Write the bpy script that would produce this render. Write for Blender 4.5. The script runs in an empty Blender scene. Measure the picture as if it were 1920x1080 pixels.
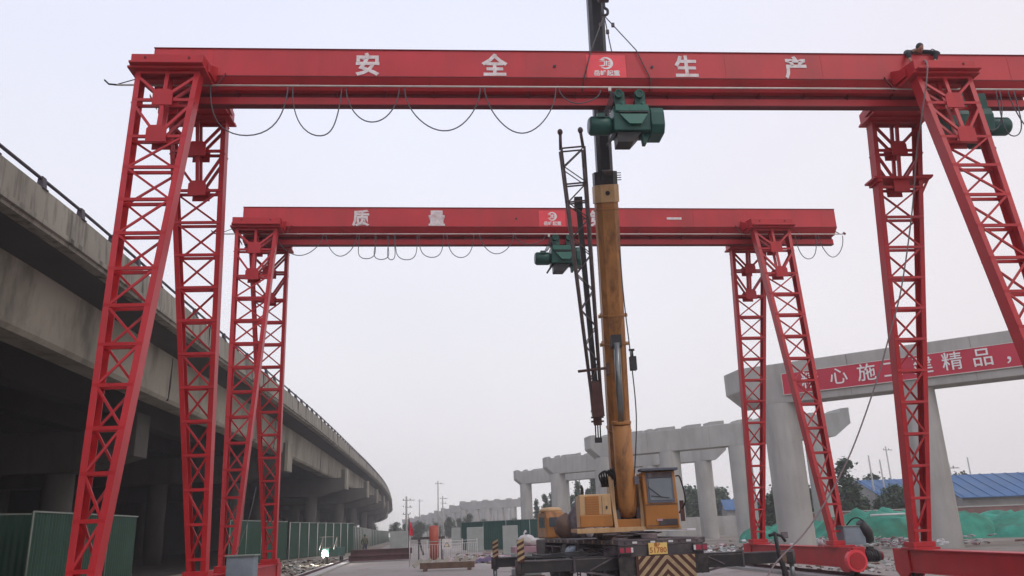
import bpy, bmesh, math, random
from mathutils import Vector, Matrix, noise as mnoise
random.seed(7)
S = bpy.context.scene
COL = S.collection
R = math.radians
# ---------------------------------------------------------------- camera
PITCH, ROLL, EYE = 0.2959, 0.0385, 1.6416
cam = bpy.data.objects.new("camera", bpy.data.cameras.new("camera")); COL.objects.link(cam)
cp, sp, cr, sr = math.cos(PITCH), math.sin(PITCH), math.cos(ROLL), math.sin(ROLL)
R0, U0, F0 = Vector((1, 0, 0)), Vector((0, -sp, cp)), Vector((0, cp, sp))
rt, up = cr*R0-sr*U0, sr*R0+cr*U0
cam.matrix_world = Matrix((( rt.x, up.x, -F0.x, 0), (rt.y, up.y, -F0.y, 0), (rt.z, up.z, -F0.z, EYE), (0, 0, 0, 1)))
cam.data.sensor_width = 36; cam.data.lens = 1488.1/1920*36
cam.data.clip_start = 0.1; cam.data.clip_end = 5000
S.camera = cam
S.render.resolution_x, S.render.resolution_y = 1024, 576
# ---------------------------------------------------------------- world
SUN_EL, SUN_AZ = R(48), R(140)      # azimuth measured clockwise from +Y
w = bpy.data.worlds.new("World"); S.world = w; w.use_nodes = True
nt = w.node_tree; nt.nodes.clear(); NN = nt.nodes.new; LK = nt.links.new
out = NN('ShaderNodeOutputWorld'); bg = NN('ShaderNodeBackground'); bg.inputs[1].default_value = 0.1
sky = NN('ShaderNodeTexSky'); sky.sky_type = 'NISHITA'; sky.sun_disc = False
sky.sun_elevation = SUN_EL; sky.sun_rotation = SUN_AZ; sky.dust_density = 5; sky.air_density = 1.5
tc = NN('ShaderNodeTexCoord'); sep = NN('ShaderNodeSeparateXYZ'); LK(tc.outputs['Generated'], sep.inputs[0])
ramp = NN('ShaderNodeValToRGB'); LK(sep.outputs[2], ramp.inputs[0])     # overcast deck: greyer low, lilac high
e = ramp.color_ramp.elements
e[0].position = 0.0; e[0].color = (.94, .90, .90, 1)
e[1].position = 1.0; e[1].color = (.66, .71, .95, 1)
a = e.new(.16); a.color = (.87, .85, .89, 1)
a = e.new(.38); a.color = (.82, .825, .91, 1)
a = e.new(.62); a.color = (.78, .81, .97, 1)
mr = NN('ShaderNodeMapRange'); mr.inputs[1].default_value = .1; mr.inputs[2].default_value = .75; mr.inputs[3].default_value = 0; mr.inputs[4].default_value = .7
LK(sep.outputs[0], mr.inputs[0])
warm = NN('ShaderNodeMixRGB'); warm.inputs[2].default_value = (.86, .77, .76, 1); LK(mr.outputs[0], warm.inputs[0]); LK(ramp.outputs[0], warm.inputs[1])
nz = NN('ShaderNodeTexNoise'); nz.inputs['Scale'].default_value = 1.6; nz.inputs['Detail'].default_value = 3; LK(tc.outputs['Generated'], nz.inputs[0])
nr = NN('ShaderNodeMapRange'); nr.inputs[1].default_value = .3; nr.inputs[2].default_value = .7; nr.inputs[3].default_value = 10.7; nr.inputs[4].default_value = 11.8; LK(nz.outputs[0], nr.inputs[0])
sc = NN('ShaderNodeVectorMath'); sc.operation = 'SCALE'; LK(warm.outputs[0], sc.inputs[0]); LK(nr.outputs[0], sc.inputs['Scale'])
mx = NN('ShaderNodeMixRGB'); mx.inputs[0].default_value = .93; LK(sky.outputs[0], mx.inputs[1]); LK(sc.outputs[0], mx.inputs[2])
LK(mx.outputs[0], bg.inputs[0]); LK(bg.outputs[0], out.inputs[0])
sun = bpy.data.objects.new("sun", bpy.data.lights.new("sun", 'SUN')); COL.objects.link(sun)
sun.data.energy = .65; sun.data.angle = R(20); sun.data.color = (1, .93, .87)
sd = Vector((math.sin(SUN_AZ)*math.cos(SUN_EL), math.cos(SUN_AZ)*math.cos(SUN_EL), math.sin(SUN_EL)))
sun.rotation_euler = sd.to_track_quat('Z', 'Y').to_euler()
S.view_settings.view_transform = 'Standard'; S.view_settings.look = 'None'
S.view_settings.exposure = 0.0; S.view_settings.gamma = 1
S.cycles.max_bounces = 6; S.cycles.diffuse_bounces = 3; S.cycles.volume_bounces = 1
# ---------------------------------------------------------------- materials
def mat(name, col, rough=.6, var=.18, scale=3, metal=0, streak=0, bump=0, dirt=None, coords='Object', emit=None, spec=.4, bscale=None, alpha=None, dirt_amt=.5):
    m = bpy.data.materials.new(name); m.use_nodes = True
    t = m.node_tree; N = t.nodes.new; L = t.links.new; b = t.nodes['Principled BSDF']
    b.inputs['Roughness'].default_value = rough; b.inputs['Metallic'].default_value = metal
    b.inputs['Specular IOR Level'].default_value = spec
    c = N('ShaderNodeTexCoord')
    n = N('ShaderNodeTexNoise'); n.inputs['Scale'].default_value = scale; n.inputs['Detail'].default_value = 6
    L(c.outputs[coords], n.inputs[0])
    cr_ = N('ShaderNodeMapRange'); cr_.inputs[1].default_value = .25; cr_.inputs[2].default_value = .75
    cr_.inputs[3].default_value = 1-var; cr_.inputs[4].default_value = 1+var; L(n.outputs[0], cr_.inputs[0])
    v = N('ShaderNodeVectorMath'); v.operation = 'SCALE'; v.inputs[0].default_value = col; L(cr_.outputs[0], v.inputs['Scale'])
    last = v.outputs[0]
    if dirt:
        n2 = N('ShaderNodeTexNoise'); n2.inputs['Scale'].default_value = scale*.6 if not streak else 1.0; n2.inputs['Detail'].default_value = 8; n2.inputs['Roughness'].default_value = .65
        mp = N('ShaderNodeMapping'); mp.inputs['Scale'].default_value = (streak, streak, .22) if streak else (1, 1, 1)
        mp.inputs['Location'].default_value = (3.1, 7.7, 1.3)
        L(c.outputs[coords], mp.inputs[0]); L(mp.outputs[0], n2.inputs[0])
        r2 = N('ShaderNodeMapRange'); r2.inputs[1].default_value = .48; r2.inputs[2].default_value = .68; r2.inputs[4].default_value = dirt_amt; L(n2.outputs[0], r2.inputs[0])
        x = N('ShaderNodeMixRGB'); x.inputs[2].default_value = (*dirt, 1); L(r2.outputs[0], x.inputs[0]); L(last, x.inputs[1]); last = x.outputs[0]
    L(last, b.inputs['Base Color'])
    if bump:
        n3 = N('ShaderNodeTexNoise'); n3.inputs['Scale'].default_value = bscale or scale*8; n3.inputs['Detail'].default_value = 5; L(c.outputs[coords], n3.inputs[0])
        bp = N('ShaderNodeBump'); bp.inputs['Strength'].default_value = bump; bp.inputs['Distance'].default_value = .03; L(n3.outputs[0], bp.inputs['Height']); L(bp.outputs[0], b.inputs['Normal'])
    if emit:
        b.inputs['Emission Color'].default_value = (*emit[:3], 1); b.inputs['Emission Strength'].default_value = emit[3]
    if alpha: b.inputs['Transmission Weight'].default_value = alpha
    return m
M = {
 'red': mat('red_paint', (.47, .019, .026), .42, .14, 1.3, dirt=(.30, .02, .022), streak=2.5, dirt_amt=.45),
 'redgirder': mat('red_girder_paint', (.50, .031, .040), .45, .14, .8, dirt=(.30, .04, .036), streak=1.1, dirt_amt=.5),
 'reddark': mat('dark_red_and_shade', (.16, .010, .014), .6, .15, 2),
 'white': mat('stencil_white', (.72, .66, .66), .7, .2, 9, dirt=(.5, .2, .2), dirt_amt=.45),
 'logo_white': mat('logo_white', (.8, .76, .75), .5, .05, 5),
 'logo_red': mat('logo_red', (.78, .06, .08), .4, .08, 4),
 'pipe': mat('galvanised_rail', (.62, .56, .52), .5, .15, 4),
 'cable': mat('black_cable', (.09, .09, .10), .6, .1, 5),
 'rope': mat('steel_rope', (.07, .06, .06), .6, .2, 9),
 'hrope': mat('grey_rope', (.22, .17, .17), .8, .2, 9),
 'green': mat('hoist_green', (.008, .075, .058), .38, .25, 3, dirt=(.012, .05, .04), dirt_amt=.5),
 'greenlt': mat('hoist_green_light', (.02, .13, .095), .4, .15, 5),
 'black': mat('black_paint', (.018, .018, .020), .5, .3, 4, dirt=(.06, .045, .04)),
 'boomblack': mat('boom_dark', (.020, .022, .028), .4, .3, 3, dirt=(.05, .05, .055), streak=6),
 'orange': mat('boom_orange', (.40, .175, .05), .5, .22, 1.6, dirt=(.10, .042, .02), streak=4, dirt_amt=.85),
 'yellow': mat('cab_orange', (.42, .165, .03), .4, .12, 3, dirt=(.28, .11, .03), streak=4, dirt_amt=.5),
 'cream': mat('engine_cover_paint', (.56, .36, .18), .5, .12, 3, dirt=(.34, .18, .07), streak=4, dirt_amt=.5),
 'chrome': mat('hydraulic_rod', (.22, .24, .24), .3, .1, 4, metal=.6),
 'frame': mat('carrier_frame', (.06, .052, .055), .6, .35, 3, dirt=(.16, .13, .12), dirt_amt=.6),
 'frame2': mat('carrier_deck', (.10, .08, .085), .7, .3, 4, dirt=(.3, .27, .27), dirt_amt=.6),
 'tyre': mat('tyre_rubber', (.03, .028, .028), .9, .3, 6, dirt=(.12, .10, .09)),
 'glass': mat('cab_glass', (.09, .11, .13), .08, .2, 2, spec=.9),
 'greyframe': mat('window_rubber', (.10, .11, .14), .6, .1, 4),
 'jib': mat('jib_steel', (.11, .085, .08), .6, .25, 6, dirt=(.13, .06, .05)),
 'jibred': mat('jib_rust', (.085, .038, .032), .7, .3, 5),
 'plateY': mat('plate_yellow', (.75, .52, .16), .5, .1, 6),
 'ink': mat('plate_ink', (.42, .13, .03), .6, .1, 6),
 'chevY': mat('chevron_cream', (.40, .29, .16), .6, .2, 6, dirt=(.2, .13, .09), dirt_amt=.6),
 'chevR': mat('chevron_red', (.07, .022, .014), .6, .25, 6),
 'tail': mat('tail_light', (.35, .03, .06), .3, .1, 6),
 'tailw': mat('reverse_light', (.6, .6, .6), .3, .1, 6),
 'concN': mat('new_concrete', (.42, .405, .38), .9, .14, .5, dirt=(.28, .265, .24), streak=1.6, bump=.15, coords='Object', dirt_amt=.5),
 'capconc': mat('pier_concrete_shaded', (.095, .09, .082), .9, .22, .4, dirt=(.06, .055, .05), streak=.9, dirt_amt=.6),  # old concrete again, with the under-deck shade put into its colour
 'concO': mat('old_concrete', (.31, .285, .23), .9, .25, .22, dirt=(.07, .065, .052), streak=.55, bump=.2, dirt_amt=.7),
 'parapet': mat('stained_parapet', (.29, .27, .225), .95, .2, .4, dirt=(.03, .026, .022), streak=2.0, bump=.25, dirt_amt=.9),
 'soffit': mat('deck_soffit_shaded', (.05, .047, .043), .95, .2, .4, dirt=(.05, .045, .04)),  # near-black: darkness beneath the deck is painted into the concrete
 'darkwall': mat('dark_wall_and_joint', (.03, .03, .03), .95, .2, .4),  # near-black for the added blocking wall and the parapet joints
 'railpurple': mat('railing_steel', (.055, .04, .055), .6, .2, 4),
 'hoard': mat('hoarding_green', (.006, .045, .026), .6, .18, 1.2, dirt=(.02, .07, .045), streak=2),
 'hoardtop': mat('hoarding_trim', (.20, .23, .20), .5, .15, 3),
 'banner': mat('banner_red', (.52, .035, .065), .6, .1, .5),
 'steelstack': mat('primer_steel', (.10, .045, .05), .7, .25, 3, dirt=(.05, .03, .03)),
 'wood': mat('timber', (.16, .10, .07), .8, .3, 4, dirt=(.06, .04, .03)),
 'block': mat('concrete_block', (.34, .36, .34), .9, .12, 1.6, dirt=(.24, .25, .23), bump=.15),
 'casing': mat('casing_orange', (.36, .065, .036), .5, .15, 3),
 'whitepaint': mat('white_tube', (.6, .56, .54), .5, .1, 5),
 'cabinet': mat('cabinet_grey', (.22, .27, .31), .45, .12, 3, dirt=(.13, .15, .17)),
 'flag': mat('flag_red', (.75, .02, .07), .7, .1, 5),
 'roofblue': mat('roof_blue', (.045, .12, .26), .6, .18, .4, dirt=(.10, .17, .27), dirt_amt=.6),
 'wallgrey': mat('shed_wall', (.30, .29, .28), .9, .2, .5, dirt=(.18, .16, .15)),
 'brick': mat('brick_wall', (.22, .12, .11), .9, .25, .8),
 'bark': mat('bark', (.10, .08, .06), .9, .2, 5),
 'leaf': mat('leaf', (.045, .085, .035), .7, .45, .8),
 'leaf2': mat('leaf_dusty', (.075, .10, .055), .7, .4, .7),
 'tarp': mat('debris_net', (.035, .24, .165), .8, .35, .8, dirt=(.035, .10, .055), bump=1.0, bscale=3.5, dirt_amt=.8),
 'sheet': mat('white_sheet', (.6, .58, .57), .6, .1, 3, bump=.5, bscale=5),
 'purple': mat('purple_tarp', (.08, .045, .11), .6, .2, 3),
 'dkgreen': mat('dark_green_screen', (.02, .075, .06), .6, .2, .8),
 'cloth_dark': mat('dark_workwear', (.012, .014, .018), .8, .3, 8),
 'cloth_blue': mat('navy_workwear', (.03, .035, .06), .8, .3, 8),
 'cloth_olive': mat('olive_jacket', (.07, .075, .04), .8, .3, 8),
 'skin': mat('skin', (.35, .2, .14), .6, .05, 8),
 'hat': mat('green_cap', (.01, .12, .07), .5, .1, 8),
 'lamp': mat('headlamp', (1, 1, 1), .3, 0, 3, emit=(1, .98, .9, 60)),
 'pink': mat('plastic_pink', (.45, .28, .32), .7, .15, 3),
}
# ground materials --------------------------------------------------
def ground_mat(name, c1, c2, c3, s1, s2, rough=.95, bump=.4):
    m = bpy.data.materials.new(name); m.use_nodes = True
    t = m.node_tree; N = t.nodes.new; L = t.links.new; b = t.nodes['Principled BSDF']; b.inputs['Roughness'].default_value = rough
    b.inputs['Specular IOR Level'].default_value = .2
    c = N('ShaderNodeTexCoord')
    def noise(s, d=7, r=.6):
        n = N('ShaderNodeTexNoise'); n.inputs['Scale'].default_value = s; n.inputs['Detail'].default_value = d; n.inputs['Roughness'].default_value = r; L(c.outputs['Object'], n.inputs[0]); return n
    def rng(n, lo, hi, a0=0, a1=1):
        r = N('ShaderNodeMapRange'); r.inputs[1].default_value = lo; r.inputs[2].default_value = hi; r.inputs[3].default_value = a0; r.inputs[4].default_value = a1; L(n.outputs[0], r.inputs[0]); return r
    x = N('ShaderNodeMixRGB'); x.inputs[1].default_value = (*c1, 1); x.inputs[2].default_value = (*c2, 1); L(rng(noise(s1), .42, .6).outputs[0], x.inputs[0])
    y = N('ShaderNodeMixRGB'); y.inputs[2].default_value = (*c3, 1); L(x.outputs[0], y.inputs[1]); L(rng(noise(s2, 8, .7), .55, .66, 0, .8).outputs[0], y.inputs[0])
    g = N('ShaderNodeMixRGB'); g.blend_type = 'MULTIPLY'; g.inputs[0].default_value = .5; L(y.outputs[0], g.inputs[1]); L(rng(noise(14, 4), .2, .8, .6, 1.35).outputs[0], g.inputs[2])
    L(g.outputs[0], b.inputs['Base Color'])
    bp = N('ShaderNodeBump'); bp.inputs['Strength'].default_value = bump; bp.inputs['Distance'].default_value = .06; L(noise(3.5, 9, .7).outputs[0], bp.inputs['Height']); L(bp.outputs[0], b.inputs['Normal'])
    return m
M['dirt'] = ground_mat('dirt', (.21, .175, .14), (.28, .25, .22), (.10, .09, .06), .12, .35, bump=.8)
M['road'] = ground_mat('site_concrete', (.34, .30, .28), (.29, .255, .23), (.20, .17, .15), .10, .45, bump=.25)
M['shade'] = ground_mat('dark_soil_shaded', (.03, .028, .026), (.04, .035, .03), (.02, .018, .016), .3, .9)  # soil darkened to carry the shade under the overpass
# ---------------------------------------------------------------- mesh builder
class MB:
    def __init__(s): s.v = []; s.f = []; s.m = []; s.sm = []; s.mats = []
    def mi(s, m):
        m = M[m] if isinstance(m, str) else m
        if m not in s.mats: s.mats.append(m)
        return s.mats.index(m)
    def add(s, vs, fs, m, smooth=False):
        o = len(s.v); s.v += [tuple(x) for x in vs]; i = s.mi(m)
        for f in fs: s.f.append(tuple(o+k for k in f)); s.m.append(i); s.sm.append(smooth)
        return s
    def box(s, c, d, m, rz=0, rx=0):
        hx, hy, hz = d[0]/2, d[1]/2, d[2]/2; T = Matrix.Rotation(rz, 3, 'Z') @ Matrix.Rotation(rx, 3, 'X'); c = Vector(c)
        vs = [c+T @ Vector((x*hx, y*hy, z*hz)) for x in (-1, 1) for y in (-1, 1) for z in (-1, 1)]
        return s.add(vs, [(0, 1, 3, 2), (4, 6, 7, 5), (0, 4, 5, 1), (2, 3, 7, 6), (0, 2, 6, 4), (1, 5, 7, 3)], m)
    def bar(s, p, q, wd, ht, m, ref=(0, 1, 0)):
        p, q = Vector(p), Vector(q); d = (q-p).normalized(); ref = Vector(ref)
        if abs(d.dot(ref)) > .95: ref = Vector((1, 0, 0))
        a = d.cross(ref).normalized(); b = a.cross(d).normalized()
        vs = [e_+a*(i*wd/2)+b*(j*ht/2) for e_ in (p, q) for i, j in ((-1, -1), (1, -1), (1, 1), (-1, 1))]
        return s.add(vs, [(3, 2, 1, 0), (4, 5, 6, 7), (0, 1, 5, 4), (1, 2, 6, 5), (2, 3, 7, 6), (3, 0, 4, 7)], m)
    def tube(s, pts, r, m, n=8, caps=True, smooth=True):
        pts = [Vector(p) for p in pts]; k = len(pts); rs = r if isinstance(r, (list, tuple)) else [r]*k
        vs = []; prev = None
        for i, p in enumerate(pts):
            d = (pts[min(i+1, k-1)]-pts[max(i-1, 0)])
            d = d.normalized() if d.length > 1e-9 else Vector((0, 0, 1))
            if prev is None: a = d.cross(Vector((0, 0, 1)) if abs(d.z) < .9 else Vector((1, 0, 0))).normalized()
            else: a = (prev-d*prev.dot(d)).normalized()
            prev = a; b = d.cross(a)
            vs += [p+(a*math.cos(2*math.pi*j/n)+b*math.sin(2*math.pi*j/n))*rs[i] for j in range(n)]
        fs = [(i*n+j, i*n+(j+1) % n, (i+1)*n+(j+1) % n, (i+1)*n+j) for i in range(k-1) for j in range(n)]
        s.add(vs, fs, m, smooth)
        if caps: s.add(vs[:n], [tuple(range(n))[::-1]], m); s.add(vs[-n:], [tuple(range(n))], m)
        return s
    def prism(s, prof, ext, m):                      # prof: 3-D loop, ext: vector
        n = len(prof); ext = Vector(ext); vs = [Vector(p) for p in prof]+[Vector(p)+ext for p in prof]
        return s.add(vs, [tuple(range(n))[::-1], tuple(range(n, 2*n))]+[(i, (i+1) % n, n+(i+1) % n, n+i) for i in range(n)], m)
    def lathe(s, prof, m, c=(0, 0, 0), n=20, smooth=True):   # prof [(r,z)]
        c = Vector(c); vs = []
        for r, z in prof: vs += [c+Vector((r*math.cos(2*math.pi*j/n), r*math.sin(2*math.pi*j/n), z)) for j in range(n)]
        return s.add(vs, [(i*n+j, i*n+(j+1) % n, (i+1)*n+(j+1) % n, (i+1)*n+j) for i in range(len(prof)-1) for j in range(n)], m, smooth)
    def ell(s, c, r, m, n=12, k=8, T=None):
        c = Vector(c); vs = []
        for i in range(k+1):
            t = math.pi*i/k
            for j in range(n):
                p = Vector((r[0]*math.sin(t)*math.cos(2*math.pi*j/n), r[1]*math.sin(t)*math.sin(2*math.pi*j/n), r[2]*math.cos(t)))
                vs.append(c+(T @ p if T else p))
        return s.add(vs, [(i*n+j, (i+1)*n+j, (i+1)*n+(j+1) % n, i*n+(j+1) % n) for i in range(k) for j in range(n)], m, True)
    def build(s, name, parent=None, bevel=0, fix=True):
        me = bpy.data.meshes.new(name); me.from_pydata(s.v, [], s.f)
        for m in s.mats: me.materials.append(m)
        me.polygons.foreach_set('material_index', s.m); me.polygons.foreach_set('use_smooth', s.sm)
        if fix:
            bm = bmesh.new(); bm.from_mesh(me); bmesh.ops.remove_doubles(bm, verts=bm.verts, dist=1e-5) if any(s.sm) else None
            bmesh.ops.recalc_face_normals(bm, faces=bm.faces); bm.to_mesh(me); bm.free()
        me.update(); o = bpy.data.objects.new(name, me); COL.objects.link(o)
        if parent: o.parent = parent
        if bevel:
            b = o.modifiers.new('b', 'BEVEL'); b.width = bevel; b.segments = 2; b.limit_method = 'ANGLE'
        return o
def thing(name, label, cat, loc=(0, 0, 0), rz=0, group=None):
    o = bpy.data.objects.new(name, None); COL.objects.link(o); o.location = loc; o.rotation_euler = (0, 0, rz); o.empty_display_size = .2
    return tag(o, label, cat, group)
def tag(o, label, cat, group=None):
    o['label'] = label; o['category'] = cat
    if group: o['group'] = group
    return o
def struct(o): o['kind'] = 'structure'; return o
def copy_tree(o, parent=None):
    c = o.copy(); COL.objects.link(c); c.parent = parent
    for ch in [x for x in bpy.data.objects if x.parent == o]: copy_tree(ch, c)
    return c
def text_mb(mb, s, size, m, pos, ux, uz, bold=0, ext=.004, sx=1, center=True):
    """adds the glyphs of s to mb, lying in the plane of ux (right) and uz (up)"""
    cu = bpy.data.curves.new('t', 'FONT'); cu.body = s; cu.size = size; cu.extrude = ext; cu.offset = bold; cu.resolution_u = 2
    if center: cu.align_x = 'CENTER'; cu.align_y = 'CENTER'
    ob = bpy.data.objects.new('t', cu); COL.objects.link(ob); bpy.context.view_layer.update()
    me = ob.evaluated_get(bpy.context.evaluated_depsgraph_get()).to_mesh()
    ux, uz, pos = Vector(ux).normalized(), Vector(uz).normalized(), Vector(pos); uy = ux.cross(uz)
    mb.add([pos+ux*v.co.x*sx+uz*v.co.y+uy*(-v.co.z) for v in me.vertices], [tuple(p.vertices) for p in me.polygons], m)
    bpy.data.objects.remove(ob); bpy.data.curves.remove(cu)
def spline(pts, n=8):
    pts = [Vector(p) for p in pts]; P = [2*pts[0]-pts[1]]+pts+[2*pts[-1]-pts[-2]]; o = []
    for i in range(1, len(P)-2):
        for k in range(n):
            t = k/n; a, b, c, d = P[i-1:i+3]
            o.append(.5*((2*b)+(c-a)*t+(2*a-5*b+4*c-d)*t*t+(3*b-a-3*c+d)*t**3))
    return o+[pts[-1]]
# ================================================================ GROUND
def sheet(name, pts, z, m):
    mb = MB(); mb.add([(x, y, z) for x, y in pts], [tuple(range(len(pts)))], m); return struct(mb.build(name))
sheet('ground', [(-498, -58), (498, -58), (498, 698), (-498, 698)], 0, 'dirt')
def lrail(y): return -7.0-.122*(y-15.9)
def rrail(y): return 9.8-.115*(y-17.2)
sheet('road', [(lrail(-8)+.6, -8), (rrail(-8)-.6, -8), (rrail(60)-.8, 60), (-3, 62), (-4, 95), (-18, 140), (-22.5, 140), (lrail(70)+.6, 70)], .006, 'road')
sheet('pavement', [(rrail(-8)+.6, -8), (24, -8), (20, 34), (rrail(34)+.6, 34)], .006, 'road')
sheet('soil_shade_sheet', [(-60, -10), (-17.5, -10), (-18.5, 40), (-20, 70), (-25, 140), (-36, 230), (-120, 230)], .008, 'shade')  # dark sheet below the deck, shade painted into the ground colour
# ================================================================ GANTRY CRANES
SU, VT, VB, SF, WT, WB = 8.626, 1.015, 2.943, 8.447, 11.23, .85
HB, HS, HW, BW = 11.0, 0.20, .70, .44
Z1 = HB+.35; Z2 = Z1+HS; Z3 = Z2+HW
LV = [0.004, .075, .165]+[.165+.0724*k for k in range(1, 12)]
def leg(root, su, sv):
    T = Vector((su*SU, sv*VT, WT)); B = Vector((su*SF, sv*VB, WB+.02)); D = .135
    def C(t, i, j):
        a = .655+(.195-.655)*t
        return T.lerp(B, t)+Vector((i*a, j*D, 0))
    ch = MB()                                       # two channel-section side members
    for i in (-1, 1):
        ch.bar(C(0, i, 0), C(1, i, 0), 2*D, .014, 'red', (1, 0, 0))
        for j in (-1, 1): ch.bar(C(0, i, j)-Vector((i*.05, 0, 0)), C(1, i, j)-Vector((i*.05, 0, 0)), .016, .108, 'red', (1, 0, 0))
    L = ch.build('leg', root)
    br = MB()
    for k, t in enumerate(LV):
        for j in (-1, 1): br.bar(C(t, -1, j*.92), C(t, 1, j*.92), .062, .05, 'red')
        if k < len(LV)-1:
            t2 = LV[k+1]
            for j in (-1, 1):
                if k >= 2:
                    s_ = 1 if (k+(j > 0)) % 2 else -1
                    br.bar(C(t, -s_, j*.85)+Vector((s_*.06, 0, 0)), C(t2, s_, j*.85)-Vector((s_*.06, 0, 0)), .042, .036, 'red')
                else:
                    m_ = (C(t2, -1, j)+C(t2, 1, j))/2; off = Vector((0, 0, .05)); mt = (C(t, -1, j)+C(t, 1, j))/2
                    for i in (-1, 1): br.bar(C(t, i, j*.9)-off, m_+Vector((i*.08, -j*.015, .12)), .06, .05, 'red')
                    br.bar(mt-Vector((0, j*.015, 0)), m_-Vector((0, j*.015, 0)), .08, .055, 'red')
    br.build('bracing', L)
    for k in (1, 2):
        t = LV[k]
        for j in (-1, 1):
            g = MB(); c = (C(t, -1, j)+C(t, 1, j))/2
            g.prism([c+Vector((x, j*.035, z)) for x, z in ((-.2, -.14), (-.2, .15), (-.13, .23), (.13, .23), (.2, .15), (.2, -.14))], (0, j*.02, 0), 'red')
            g.build('gusset_plate', L)
    fp = MB(); fp.box(B+Vector((0, 0, -.0)), (.66, .58, .05), 'red'); fp.box(B+Vector((0, 0, .09)), (.56, .42, .12), 'red')
    fp.build('foot_plate', L, bevel=.006)
    tp = MB(); tp.box(T+Vector((0, 0, .018)), (1.58, .56, .05), 'red'); tp.build('head_plate', L, bevel=.006)
def arm(root, su, sv):
    m = MB(); u0 = su*SU; z0 = WT+.045
    prof = [(-sv, 0)]
    pr = [(BW+.005, z0+.0), (1.33, z0), (1.33, z0+.06), (1.27, z0+.06), (1.27, z0+.29), (BW+.005, z0+.42)]
    m.prism([(u0-.74, sv*v, z) for v, z in pr], (1.48, 0, 0), 'red')
    m.box((u0+.02, sv*1.33, z0+.03), (1.5, .14, .05), 'red')
    for i in (-1, 1):                               # knee brackets to the girder side
        m.prism([(u0+i*.742, sv*(BW+.004), z0+.1), (u0+i*.742, sv*.95, z0+.06), (u0+i*.742, sv*.95, z0+.25), (u0+i*.742, sv*(BW+.004), z0+.5)], (i*.05, 0, 0), 'red')
        m.prism([(u0+i*.80, sv*.5, z0-.05), (u0+i*.98, sv*.5, z0+.25), (u0+i*.98, sv*(BW+.004), z0+.3), (u0+i*.80, sv*(BW+.004), z0-.05)], (0, 0, .07), 'reddark')
    for i in (-.45, .45):                           # lifting lugs
        m.tube([(u0+i, sv*1.272, z0+.2), (u0+i, sv*1.29, z0+.2)], .03, 'reddark', 8)
    m.build('saddle_arm', root, bevel=.008)
def loop(root, v, u0, u1, zt, zb, bulge=0, lop=0):
    pts = []
    for k in range(25):
        t = .5-.5*math.cos(math.pi*k/24); x = u0+(u1-u0)*t; s_ = math.sin(math.pi*t)
        x += bulge*math.sin(2*math.pi*t)+lop*s_*s_
        pts.append((x, v+.03*math.sin(7*t+u0), zt-(zt-zb)*s_**.52))
    m = MB(); m.tube(pts, .014, 'cable', 6); m.build('cable_loop', root)
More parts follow.
